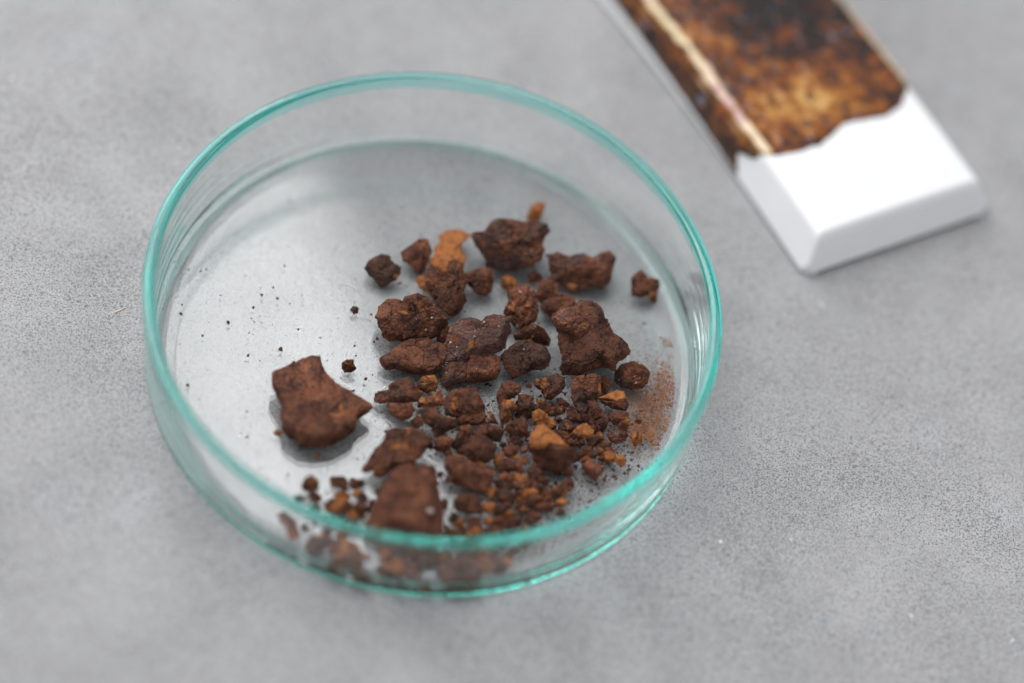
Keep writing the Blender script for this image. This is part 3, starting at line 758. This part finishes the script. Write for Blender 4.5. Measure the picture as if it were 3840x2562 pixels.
R32 = med('crumbly orange fragment with a cream corner behind the big orange-topped one', 'G', [(570,570),(640,535),(710,580),(740,620),(800,640),(790,690),(740,740),(640,700),(580,660)], T=2.4, style='crumb', tint=(0.85, 0.1, 0, 0.4))
R33 = big('big orange-topped fragment with layered ridges, right of the lower centre', 'G', [(545,870),(560,790),(620,720),(680,690),(760,760),(850,830),(930,920),(1030,940),(1020,1050),(960,1120),(870,1180),(720,1190),(620,1140),(560,1040),(550,950)], T=6.0, ex=3.0, tint=(0.3, 0.2, 0.0, 0.0))
rock('ochre_crust', None, None, 'G', [(545,870),(560,790),(620,720),(680,690),(760,760),(850,830),(935,925),(860,950),(760,945),(690,975),(600,960),(555,930)], T=2.6, ex=3.5, style='slab', tint=(1.25, 0, 0, 0), parent=R33, lift=3.7)
med('small bright orange lump right of the big orange-topped fragment', 'G', [(985,790),(1050,720),(1130,690),(1200,760),(1190,830),(1080,840),(1030,870),(990,830)], T=2.2, style='smooth', tint=(1.1, 0, 0, 0.05))
med('flat square red chip lying alone at the lower right edge of the heap', 'G', [(1110,1140),(1150,1090),(1200,1070),(1250,1120),(1325,1155),(1290,1210),(1230,1275),(1170,1230)], T=1.8, ex=3.8, style='slab', tint=(0.1, 0.1, 0, 0))
crumb('thin dark sliver below the shield-shaped fragment', 'G', [(830,420),(880,415),(950,470),(960,500),(900,500),(840,460)], T=1.0)
crumb('oval grainy crumb right of the orange crumb with the cream corner', 'G', [(700,560),(760,510),(840,490),(910,510),(890,560),(820,600),(740,590)])
crumb('cracked crumb below the square craggy fragment', 'G', [(935,520),(990,500),(1050,560),(1100,640),(1060,670),(980,680),(940,610)])
crumb('angular greenish-brown crumb touching the square craggy fragment', 'G', [(1020,480),(1050,445),(1110,460),(1150,520),(1110,580),(1040,550)], style='smooth', tint=(0.1, 0.6, 0.2, 0))
crumb('tall grainy crumb left of the orange-capped wedge', 'G', [(1150,450),(1220,430),(1260,480),(1280,560),(1280,630),(1210,640),(1150,590),(1180,520)])
crumb('flat red crumb just above the small bright orange lump', 'G', [(1110,650),(1180,620),(1240,670),(1220,710),(1150,700)], style='smooth')
crumb('greyish peaked crumb left of the small bright orange lump', 'G', [(860,680),(920,635),(1000,700),(970,780),(900,810),(830,770)], tint=(0.1, 0.8, 0.6, 0.3))
crumb('smooth purple-brown crumb beside the ridge of the orange-topped fragment', 'G', [(860,830),(930,800),(980,840),(960,890),(890,890)], style='smooth', tint=(0, 0.5, 0.5, 0))
crumb('rough crumb at the inner edge of the orange dust', 'G', [(1390,600),(1450,560),(1570,570),(1595,690),(1500,710),(1430,680)])
crumb('grainy crumb left of the one at the edge of the orange dust', 'G', [(1290,560),(1360,590),(1370,660),(1320,760),(1270,750),(1300,680)])
crumb('tiny bright orange crumb right of the small bright orange lump', 'G', [(1240,790),(1280,770),(1330,820),(1300,850),(1240,830)], tint=(1.2, 0, 0, 0))
crumb('two-faced angular crumb farthest right below the dust', 'G', [(1375,820),(1410,780),(1490,830),(1460,890),(1390,860)], style='smooth')
crumb('mustard crumb under the tiny bright orange one', 'G', [(1150,850),(1220,830),(1300,870),(1230,920),(1160,910)], tint=(0.7, 0.5, 0, 0))
crumb('grainy crumb below the mustard crumb, right side', 'G', [(1250,930),(1340,860),(1400,900),(1370,980),(1310,1040),(1260,1000)])
crumb('long dark crumb just above the flat square red chip', 'G', [(1085,1030),(1160,1000),(1250,970),(1265,1010),(1190,1070),(1100,1090)], tint=(0.1, 0.7, 0, 0.2))
crumb('tiny round crumb above the long dark crumb', 'G', [(1100,940),(1150,920),(1190,950),(1150,990),(1100,980)])
crumb('tiny dark crumb below the small bright orange lump', 'G', [(1010,880),(1090,850),(1120,890),(1060,930),(1010,920)])
crumb('tiny crumb right of the dark winged piece', 'G', [(690,470),(740,450),(790,480),(760,520),(700,510)])
crumb('tiny glinting orange crumb beside the dark winged piece', 'G', [(610,440),(650,425),(685,455),(650,480),(620,475)], tint=(0.8, 0, 0.3, 0.5))
crumb('round red crumb left of the big orange-topped fragment', 'G', [(250,960),(310,915),(380,930),(400,990),(340,1040),(270,1020)], style='smooth', tint=(0.25, 0.1, 0, 0))
crumb('small crumb below the blocky brown fragment, right one of two', 'G', [(350,850),(410,830),(460,870),(430,910),(370,900)])
crumb('small crumb below the blocky brown fragment, left one of two', 'G', [(290,850),(340,830),(350,880),(300,890)])
crumb('small purplish crumb touching the left foot of the big orange-topped fragment', 'G', [(440,950),(490,910),(540,950),(490,990),(440,1000)], style='smooth', tint=(0, 0.1, 0.9, 0))
flake('thin orange flake below the round red crumb', 'G', [(320,1045),(400,1020),(440,1050),(380,1070)], T=0.4)
crumb('dark pebble-like crumb in front of the big orange-topped fragment', 'G', [(510,1180),(560,1130),(650,1160),(660,1220),(600,1270),(520,1230)])
crumb('tiny crumb right of the thin orange flake', 'G', [(441,1070),(480,1045),(515,1080),(490,1120),(450,1110)])
crumb('flat crumb below the dark pebble-like one', 'G', [(600,1270),(660,1240),(740,1280),(710,1330),(640,1310)])
crumb('winged crumb with an orange stripe at the lower right of the heap', 'G', [(750,1400),(830,1350),(900,1330),(985,1380),(930,1410),(890,1470),(790,1450)], tint=(0.6, 0.4, 0, 0))
crumb('smooth orange oval crumb below the winged crumb', 'G', [(815,1510),(870,1480),(930,1510),(900,1560),(830,1550)], style='smooth', tint=(0.85, 0.1, 0, 0))
crumb('brown wedge crumb left of the winged crumb', 'G', [(660,1430),(700,1370),(750,1450),(740,1520),(680,1510)], style='smooth')
crumb('tiny pink crumb above the winged crumb', 'G', [(790,1310),(810,1290),(830,1330),(810,1340)], style='smooth')
big('smooth olive-brown lump in the middle of the lower heap', 'F', [(740,110),(800,75),(880,90),(950,170),(1060,190),(1075,260),(990,300),(920,370),(860,350),(830,270),(760,220)], T=4.0, style='smooth', tint=(0.15, 0.35, 0, 0))
crumb('small crumb at the left of the smooth olive-brown lump', 'F', [(630,210),(690,155),(740,180),(750,240),(700,270),(640,260)], style='smooth')
med('flat ridge-like piece right of the smooth olive-brown lump', 'F', [(1075,200),(1150,150),(1330,130),(1350,220),(1280,245),(1180,235),(1100,240)], T=1.8, ex=3.4, tint=(0.3, 0.1, 0, 0.05))
R70 = med('dome-shaped fragment with one orange spot, below the glossy central one', 'C', [(905,1330),(930,1240),(1010,1180),(1130,1175),(1250,1210),(1320,1340),(1320,1420),(1180,1440),(1100,1460),(1000,1460),(920,1430)], T=4.2, tint=(0.25, 0.5, 0.1, 0.05))
rock('ochre_spot', None, None, 'C', [(980,1330),(1030,1300),(1060,1340),(1020,1400),(985,1380)], T=0.8, style='smooth', tint=(1.1, 0, 0, 0), parent=R70, lift=2.6)
med('smooth kidney-shaped piece below the left-armed fragment', 'C', [(300,1330),(450,1330),(530,1310),(570,1380),(540,1460),(440,1500),(340,1430)], T=2.4, style='smooth', tint=(0.25, 0.2, 0, 0))
med('humped fragment with a ragged arm pointing left', 'C', [(160,1290),(170,1190),(310,1180),(310,1130),(400,1070),(520,1040),(570,1110),(660,1210),(620,1290),(500,1315),(370,1310),(220,1320)], T=3.6, tint=(0.15, 0.5, 0.1, 0.02))
med('small cup-shaped mustard fragment below the flat cracked slab', 'C', [(620,1110),(680,1040),(790,1030),(825,1100),(800,1180),(700,1190),(630,1160)], T=2.2, style='crumb', tint=(0.6, 0.4, 0.1, 0.1))
med('thin orange-brown chip with a straight lower edge, left of the dome-shaped fragment', 'C', [(640,1270),(720,1250),(860,1180),(885,1330),(760,1350),(640,1355),(635,1310)], T=1.6, ex=3.8, style='slab', tint=(0.5, 0.05, 0, 0))
crumb('sparkling sugary crumb at the right foot of the dome-shaped fragment', 'C', [(1330,1430),(1400,1410),(1470,1500),(1450,1530),(1380,1520)], tint=(0.3, 0.1, 0.3, 1.0))
crumb('small crumb behind the dome-shaped fragment', 'C', [(1130,1160),(1190,1120),(1250,1180),(1260,1240),(1200,1230)], T=1.4)
med('dark ridge behind the faceted olive fragment of the lower heap', 'F', [(1260,320),(1360,235),(1480,270),(1530,300),(1500,400),(1400,400),(1290,370)], T=3.2, style='smooth', tint=(0.1, 0.5, 0, 0))
big('faceted olive-brown fragment in the lower heap, left of the orange-topped one', 'F', [(1165,480),(1220,370),(1350,360),(1455,450),(1440,560),(1330,640),(1230,590),(1165,540)], T=4.2, style='smooth', tint=(0.3, 0.3, 0, 0))
crumb('small upright crumb left of the dark ridge', 'F', [(1070,390),(1120,270),(1200,255),(1215,320),(1190,400),(1110,440)], T=2.2)
crumb('dark shard below the smooth olive-brown lump', 'F', [(860,400),(950,360),(1040,380),(1000,490),(900,480)], T=1.6, style='smooth')
big('long fragment with glowing orange patches behind the tall front slab', 'F', [(230,560),(280,480),(350,420),(400,300),(480,275),(560,290),(640,275),(760,310),(830,350),(890,390),(790,440),(740,550),(680,580),(660,640),(540,690),(420,710),(340,760),(250,720),(165,680)], T=6.2, tint=(0.36, 0.4, 0.25, 0.02))
R82 = big('tall smooth reddish slab at the front, next to the dish wall', 'F', [(200,1180),(320,930),(380,800),(470,700),(560,650),(720,660),(840,650),(880,740),(890,870),(920,1000),(940,1160),(935,1330),(880,1480),(600,1480),(330,1400),(210,1300)], T=8.0, ex=3.4, style='smooth', tint=(0.0, 0.0, 0.05, 0.0), seed=412)
rock('pale_grain', None, None, 'F', [(790,1085),(815,1065),(845,1080),(845,1105),(815,1118),(793,1108)], T=0.9, style='smooth', tint=(0, 0, 0, 6.0), parent=R82, lift=6.9)
big('lumpy olive fragment right of the tall front slab', 'F', [(980,560),(1040,530),(1140,550),(1240,620),(1330,650),(1430,660),(1440,760),(1400,850),(1290,900),(1180,860),(1090,820),(980,800),(1010,740),(970,650)], T=4.8, style='smooth', tint=(0.25, 0.3, 0, 0))
med('hollow-looking dark fragment right of the slab, near the front', 'F', [(1060,1010),(1110,940),(1200,930),(1290,960),(1340,1080),(1300,1120),(1200,1110),(1100,1090)], T=2.8, tint=(0.35, 0.6, 0, 0))
crumb('pale orange block touching the hollow-looking dark fragment', 'F', [(1310,1030),(1400,1010),(1470,1030),(1480,1080),(1400,1110),(1340,1090)], style='smooth', tint=(1.1, 0, 0, 0))
flake('small orange flake left of the round red crumb', 'F', [(1450,560),(1530,520),(1530,590),(1470,640),(1440,610)], T=0.9, tint=(0.7, 0.1, 0, 0))
for lab, poly, kw in [
  ('largest lump of the small heap right of the lumpy olive fragment', [(740,240),(860,200),(930,260),(920,330),(820,340),(750,310)], dict(style='smooth', tint=(0.2,0.4,0,0))),
  ('purplish crumb at the right end of the small heap', [(920,240),(1000,240),(1040,320),(1010,360),(930,320)], dict(style='smooth', tint=(0,0.1,0.6,0))),
  ('rounded crumb in the middle of the small heap', [(760,400),(830,350),(930,370),(910,450),(820,450)], dict(style='smooth')),
  ('long mustard crumb pointing down right in the small heap', [(940,350),(1060,390),(1080,430),(1000,470),(930,420)], dict(tint=(0.7,0.5,0,0))),
  ('orange-brown crumb at the left end of the small heap', [(650,570),(700,510),(780,530),(770,600),(690,620)], dict(tint=(0.6,0.2,0,0))),
  ('small triangular crumb above the left end of the small heap', [(720,440),(790,430),(820,510),(760,520)], dict(style='smooth')),
  ('wide dark crumb at the foot of the small heap', [(750,560),(850,520),(940,600),(920,660),(800,660),(750,620)], dict(style='smooth', tint=(0,0.6,0,0))),
  ('dark gap-filling crumb under the long mustard crumb', [(920,470),(990,450),(1030,500),(960,540)], {}),
  ('brown-gold crumb right of the wide dark crumb', [(1020,500),(1090,460),(1130,520),(1080,570),(1020,560)], dict(tint=(0.6,0.3,0,0))),
  ('pale orange crumb with a light tip below the brown-gold one', [(940,590),(1000,550),(1070,600),(1010,650),(950,640)], dict(tint=(1.1,0,0,0.3))),
  ('tiny upright orange crumb left of the flat crumb', [(1100,430),(1160,415),(1150,470),(1100,500)], dict(tint=(0.9,0,0,0), style='smooth')),
  ('rounded brown crumb left of the brown wedge crumb', [(1140,500),(1200,470),(1250,510),(1230,590),(1150,570)], dict(style='smooth')),
  ('rod-shaped crumb slanting up right near the front', [(950,720),(980,680),(1100,610),(1160,590),(1190,640),(1120,700),(1020,740)], dict(style='smooth', tint=(0.4,0.3,0,0))),
  ('pinkish crumb left of the smooth orange oval', [(1170,700),(1260,670),(1390,690),(1320,750),(1200,750)], dict(style='smooth', tint=(0,0,0.2,0.2))),
  ('reddish crumb at the lower right end of the front heap', [(1040,860),(1100,770),(1180,780),(1170,850),(1110,890)], dict(style='smooth', tint=(0.3,0.1,0,0))),
  ('tall dark crumb in the front heap', [(900,830),(950,780),(1020,810),(1000,890),(930,920)], dict(tint=(0.3,0.7,0,0))),
  ('bright orange crumb right behind the front rim', [(620,850),(680,830),(720,870),(690,910),(640,900)], dict(tint=(1.3,0,0,0), style='smooth')),
  ('brown crumb right of the pale orange block', [(790,690),(850,670),(900,710),(870,760),(800,740)], dict(style='smooth')),
  ('orange-brown crumb left of the tall dark crumb', [(750,880),(830,850),(860,900),(820,950),(760,930)], dict(tint=(0.6,0.2,0,0))),
  ('dark crumb under the pale orange block', [(720,780),(800,780),(830,840),(760,850)], dict(style='smooth')),
  ('flat pinkish-brown chip half hidden by the front rim', [(600,980),(700,920),(800,950),(800,1020),(700,1060),(620,1040)], dict(style='slab', ex=3.5, tint=(0,0,0.1,0))),
  ('small orange crumb at the front rim, lowest right', [(1020,930),(1070,920),(1110,960),(1080,980)], dict(tint=(0.8,0.2,0,0))),
  ('tiny crumb right of the flat pinkish-brown chip', [(870,930),(920,930),(910,960),(860,970)], {}),
  ('dark crumb below the hollow-looking fragment, left one', [(245,830),(290,780),(340,810),(320,870),(260,880)], dict(style='smooth', tint=(0,0.8,0,0))),
  ('golden crumb below the hollow-looking fragment', [(290,900),(350,850),(400,870),(380,930),(310,930)], dict(tint=(0.8,0.3,0,0))),
  ('brown crumb below the hollow-looking fragment, right one', [(450,850),(520,830),(580,860),(540,920),(460,910)], {}),
  ('red-brown crumb touching the rim beside the tall slab', [(190,990),(240,930),(300,960),(290,1020),(200,1020)], dict(tint=(0.4,0.1,0,0.2))),
  ('wide brown crumb along the front rim', [(300,960),(400,930),(500,960),(500,1020),(330,1020)], dict(tint=(0.4,0.4,0,0))),
  ('dark pebble at the right flank of the tall slab', [(150,660),(200,630),(230,680),(210,740),(160,730)], dict(style='smooth', tint=(0,0.7,0,0))),
  ('crumb between the wide brown crumb and the flat chip at the rim', [(500,930),(590,920),(590,1000),(520,1000)], {})]:
    crumb(lab, 'I', poly, **kw)
for lab, poly, kw in [
  ('round dark pebble, leftmost piece of the front heap', [(350,310),(390,240),(440,225),(500,270),(500,350),(420,370),(360,350)], dict(style='smooth', T=2.6, tint=(0,0.3,0,0))),
  ('small crumb under the round dark pebble', [(420,400),(480,370),(540,420),(520,470),(440,450)], {}),
  ('squarish dark crumb left of the tall slab, topmost of its cluster', [(630,270),(640,235),(760,235),(790,290),(760,340),(650,330)], dict(tint=(0.1,0.6,0,0))),
  ('two-eared crumb left of the tall slab', [(820,290),(830,235),(880,262),(940,260),(950,320),(870,350),(820,330)], dict(tint=(0.2,0.2,0.1,0.3))),
  ('flat orange crumb in the left front cluster', [(660,390),(700,370),(810,390),(800,440),(690,430)], dict(tint=(0.8,0.2,0,0))),
  ('biggest brown crumb of the left front cluster', [(570,500),(640,450),(740,430),(830,490),(800,560),(700,600),(600,560)], dict(tint=(0.5,0.4,0,0), style='smooth')),
  ('greyish crumb between the left cluster and the tall slab', [(900,420),(950,385),(990,440),(960,500),(910,480)], dict(tint=(0,0.9,0.2,0.1), style='smooth')),
  ('upright brown crumb beside the tall slab, just behind the rim', [(880,500),(960,500),(980,570),(940,640),(880,590)], {}),
  ('orange crumb at the rim below the left cluster', [(790,570),(850,550),(900,620),(870,660),(800,630)], dict(tint=(0.7,0.2,0,0))),
  ('tiny crumb touching the left flank of the tall slab', [(1000,470),(1040,440),(1060,490),(1020,530)], {}),
  ('tiny dark crumb left above the tall slab', [(1060,370),(1110,340),(1130,380),(1080,410)], {}),
  ('tiny crumb near the rim left of the front heap', [(270,430),(320,410),(370,460),(310,470)], dict(tint=(0.1,0.7,0,0))),
  ('rust-orange crumb below the two-eared one', [(850,360),(900,340),(930,390),(890,430),(850,410)], dict(tint=(0.6,0.2,0,0))),
  ('dark piece seen through the front glass, leftmost', [(130,590),(200,570),(300,650),(290,720),(220,760)], dict(T=1.2)),
  ('mustard crumb seen through the front glass, at the left', [(220,740),(300,700),(330,790),(250,820)], dict(T=1.2, tint=(0.7,0.3,0,0))),
  ('dark lump seen through the front glass, left of the middle', [(400,880),(450,800),(560,830),(580,900),(500,960),(440,1000),(400,950)], dict(T=2.0, tint=(0.1,0.7,0,0))),
  ('wide sandy lump with a pale grain seen through the front glass', [(620,880),(750,830),(900,880),(950,1000),(860,1090),(700,1030)], dict(T=2.6, tint=(0.4,0.2,0,0.6))),
  ('brown crumb low behind the front glass, under the sandy lump', [(620,1050),(720,1000),(760,1100),(680,1160),(620,1120)], dict(T=1.4)),
  ('slanting brown piece seen through the front glass, under the slab', [(780,1080),(900,1050),(1000,1180),(1080,1240),(1000,1290),(880,1210)], dict(T=1.8)),
  ('brown crumb seen through the front glass in front of the slab', [(1100,1100),(1200,1080),(1250,1150),(1200,1240),(1120,1200)], dict(T=1.6, tint=(0.4,0.2,0,0))),
  ('lowest small crumb behind the front glass, in the middle', [(1240,1260),(1330,1240),(1380,1310),(1280,1330)], dict(T=1.0)),
  ('lowest small crumb behind the front glass, right of the middle', [(1480,1270),(1560,1230),(1640,1310),(1560,1340)], dict(T=1.0)),
  ('wide brown lump seen through the front glass, at the right', [(1700,1080),(1800,1010),(2000,1000),(2090,1100),(2090,1250),(1980,1330),(1850,1330),(1720,1240)], dict(T=3.0, tint=(0.3,0.2,0,0.1)))]:
    crumb(lab, 'H', poly, **kw)
crumb('small clustered crumb alone above right of the big flat slab', 'E', [(1050,400),(1060,350),(1110,320),(1170,320),(1175,370),(1205,410),(1150,450),(1080,450)], T=1.9, tint=(0.4, 0.3, 0, 0.1), n=5)
crumb('small red crumb lying left of the foot of the big flat slab', 'E', [(245,1160),(290,1135),(340,1165),(310,1200),(260,1190)], style='smooth', tint=(0.5, 0, 0, 0))
crumb('tiny orange crumb just below the big flat slab', 'E', [(735,1430),(770,1400),(800,1430),(770,1465)], style='smooth', tint=(0.9, 0, 0, 0))
crumb('lone tiny dark crumb between the big flat slab and the dark knobbly lump', 'A', [(40,1315),(75,1285),(120,1300),(115,1345),(80,1360)], tint=(0.1, 0.8, 0, 0))

# the rest of the crumbs lie thick between the others; nothing tells them apart
_fr = np.random.RandomState(5)
ZONES = [(1960, 1880, 75, 55, 26, 'in the small heap left of the winged crumb'),
  (1840, 2020, 90, 40, 22, 'just behind the front rim, right of the tall slab'),
  (2240, 1690, 80, 45, 16, 'right of the big orange-topped fragment'),
  (2060, 1620, 60, 60, 12, 'above the big orange-topped fragment'),
  (1690, 1710, 80, 60, 14, 'left of the faceted olive-brown fragment'),
  (1290, 1900, 50, 45, 10, 'in the left front cluster beside the tall slab'),
  (2250, 1580, 70, 35, 12, 'below the square craggy fragment'),
  (1330, 2110, 90, 30, 16, 'seen blurred through the left of the front glass'),
  (1560, 2120, 150, 32, 46, 'seen blurred through the middle of the front glass'),
  (1800, 2110, 60, 36, 16, 'seen blurred through the right of the front glass'),
  (1220, 2010, 60, 25, 8, 'under the front rim at the left')]
for cx, cy, sx, sy, n_, where in ZONES:
    for _ in range(int(n_ * 1.35)):
        x, y = cx + _fr.normal() * sx, cy + _fr.normal() * sy
        r_ = _fr.uniform(11, 25)
        poly = [(x + r_ * _fr.uniform(0.7, 1.25) * math.cos(a), y + 0.85 * r_ * _fr.uniform(0.7, 1.25) * math.sin(a)) for a in np.arange(0, 6.2, 0.8)]
        w = unproj([x], [y], [FLOOR])[0]
        if math.hypot(w[0], w[1]) > 45.6: continue
        CROPS['Z'] = (0, 0, 1.0)
        och = _fr.choice([0.05, 0.15, 0.3, 0.75])
        tone = {0.05: 'dark brown', 0.15: 'brown', 0.3: 'reddish', 0.75: 'orange'}[och]
        rock('rust_crumb', 'tiny %s crumb %s' % (tone, where), 'rust crumb', 'Z', poly, T=r_ / 21.5 * 1.5, style='crumb', ex=2.5, n=4, tint=(och, _fr.uniform(0.1, 0.7), 0.1, 0.2), group='tiny %s crumbs %s' % (tone, where))

# ------------------------------------------------------------------ loose grains and dust (uncountable)
def scatter(name, label, pts, size, tint, base, sub=1, flat=0.6, mat=None):
    D, F = ico(sub)
    rng = np.random.RandomState(len(pts) + 7)
    Vs, Fs = [], []
    for i, (x, y) in enumerate(pts):
        s = size * math.exp(rng.normal() * 0.45)
        v = D * (1 + 0.35 * rng.normal(size=(len(D), 1))) * s * np.array([1, rng.uniform(0.55, 1), flat])
        a = rng.uniform(0, 6.28); ca, sa = math.cos(a), math.sin(a)
        v = np.stack([v[:, 0] * ca - v[:, 1] * sa + x, v[:, 0] * sa + v[:, 1] * ca + y, v[:, 2] + s * flat * 0.7 + base], 1)
        Vs.append(v); Fs.append(F + i * len(D))
    o = mesh_obj(name, np.vstack(Vs), np.vstack(Fs), mat or RUST, smooth=False)
    o.color = tint; o['kind'] = 'stuff'; o['label'] = label
    return o

rng = np.random.RandomState(11)
def px_cloud(blobs):
    """blobs: (cx, cy, sx, sy, angle, n) in photograph px -> floor points in mm"""
    out = []
    for cx, cy, sx, sy, an, n in blobs:
        g = rng.normal(size=(n, 2)) * (sx, sy)
        a = math.radians(an)
        g = np.stack([g[:, 0] * math.cos(a) - g[:, 1] * math.sin(a) + cx, g[:, 0] * math.sin(a) + g[:, 1] * math.cos(a) + cy], 1)
        out.append(g)
    g = np.vstack(out)
    w = unproj(g[:, 0], g[:, 1], np.full(len(g), FLOOR))[:, :2]
    return w[np.hypot(w[:, 0], w[:, 1]) < 45.0]
dust = px_cloud([(2450, 1490, 55, 60, 0, 1500), (2430, 1590, 55, 45, 0, 1300), (2500, 1430, 22, 45, 0, 500), (2505, 1280, 12, 10, 0, 90), (2470, 1400, 50, 70, 0, 260), (2400, 1630, 60, 20, 0, 400), (2480, 1680, 35, 35, 0, 260), (2350, 1570, 60, 60, 0, 450), (2500, 1560, 40, 80, 0, 500)])
scatter('rust_dust', 'patch of fine orange rust dust spilled at the right beside the dark fragments', dust, 0.078, (0.85, 0.05, 0, 0.05), FLOOR, sub=1)
lp = px_cloud([(2300, 1700, 110, 60, 20, 200), (1950, 1700, 190, 170, 0, 650), (1650, 1650, 200, 180, 0, 420), (2000, 1950, 160, 80, 0, 420), (1420, 1950, 190, 60, 0, 200), (1900, 2050, 140, 50, 0, 260), (1700, 1300, 220, 180, 0, 90), (900, 1250, 190, 230, 0, 16), (1300, 1150, 200, 200, 0, 24), (1150, 1650, 150, 90, 0, 14), (2150, 1800, 120, 60, -30, 120), (2100, 1560, 120, 60, 0, 150), (1500, 2120, 250, 40, 0, 160)])
scatter('loose_grains', 'loose dark rust grains strewn over the dish floor between the fragments', lp, 0.15, (0.25, 0.4, 0, 0.1), FLOOR, sub=2)
dp = px_cloud([(900, 1250, 200, 260, 0, 420), (1300, 1050, 220, 200, 0, 320), (1600, 1500, 350, 250, 0, 500), (2150, 1850, 200, 100, -25, 500), (2300, 1000, 120, 200, 0, 120), (1150, 1750, 200, 120, 0, 200)])
scatter('fine_dust', 'fine dark dust sprinkled over the whole dish floor', dp, 0.055, (0.2, 0.6, 0, 0.3), FLOOR, sub=1)
spk = []
for x, y in [(981, 1107), (855, 1210), (703, 1447), (700, 1462), (752, 1019), (848, 802), (773, 1010), (930, 1335), (1135, 1345), (610, 1162), (682, 1144), (678, 1178), (1030, 1900)]:
    w = unproj([x], [y], [FLOOR])[0]; spk.append((w[0], w[1]))
scatter('dark_specks', 'few separate dark specks on the empty left half of the dish floor', spk, 0.17, (0.1, 0.8, 0, 0), FLOOR, sub=2)

# ------------------------------------------------------------------ bits lying on the table
def bit(name, label, cat, px, py, pts, h, col, rough=0.5):
    c = unproj([px], [py], [0.0])[0]
    bm = bmesh.new()
    lo = [bm.verts.new((x * S, y * S, 0.02 * S)) for x, y in pts]
    hi = [bm.verts.new((x * 0.8 * S, y * 0.8 * S, h * S)) for x, y in pts]
    n_ = len(pts)
    bm.faces.new(hi); bm.faces.new(lo[::-1])
    for i in range(n_): bm.faces.new((lo[i], lo[(i + 1) % n_], hi[(i + 1) % n_], hi[i]))
    me = bpy.data.meshes.new(name); bm.to_mesh(me); bm.free()
    me.materials.append(plain_mat(name + '_surface', col, rough))
    o = bpy.data.objects.new(name, me); scene.collection.objects.link(o)
    o.location = Vector(c * S); o['label'] = label; o['category'] = cat
    return o
bit('wood_splinter', 'pale straw-coloured wood splinter on the table left of the dish', 'splinter', 447, 1163, [(-0.95,-0.75),(-0.7,-0.95),(0.2,-0.25),(1.1,0.75),(0.95,0.9),(0.1,0.1),(-0.3,-0.15)], 0.2, (0.60, 0.49, 0.40))
bit('blue_chip', 'tiny bright blue chip on the table at the lower right', 'chip', 3084, 2327, [(-0.35,-0.1),(0,-0.25),(0.35,0),(0.2,0.25),(-0.2,0.2)], 0.15, (0.16, 0.42, 0.70))
bit('white_chip', 'white elongated chip on the table right of the blue one', 'chip', 3413, 2310, [(-0.55,0.2),(-0.3,0.3),(0.5,-0.1),(0.55,-0.35),(0.25,-0.35),(-0.1,-0.05)], 0.2, (0.8, 0.8, 0.82))
bit('white_chip', 'white chip on the table at the lower right corner of the picture', 'chip', 3795, 2405, [(-0.35,-0.5),(0,-0.45),(0.35,0.1),(0.3,0.6),(0,0.3)], 0.25, (0.8, 0.8, 0.83))
bit('white_chip', 'small white chip on the table at the upper left corner', 'chip', 45, 297, [(-0.5,-0.1),(0,-0.3),(0.6,0),(0.3,0.3),(-0.3,0.3)], 0.2, (0.72, 0.71, 0.68))
for o in list(scene.objects):
    if '_c' in o: del o['_c']
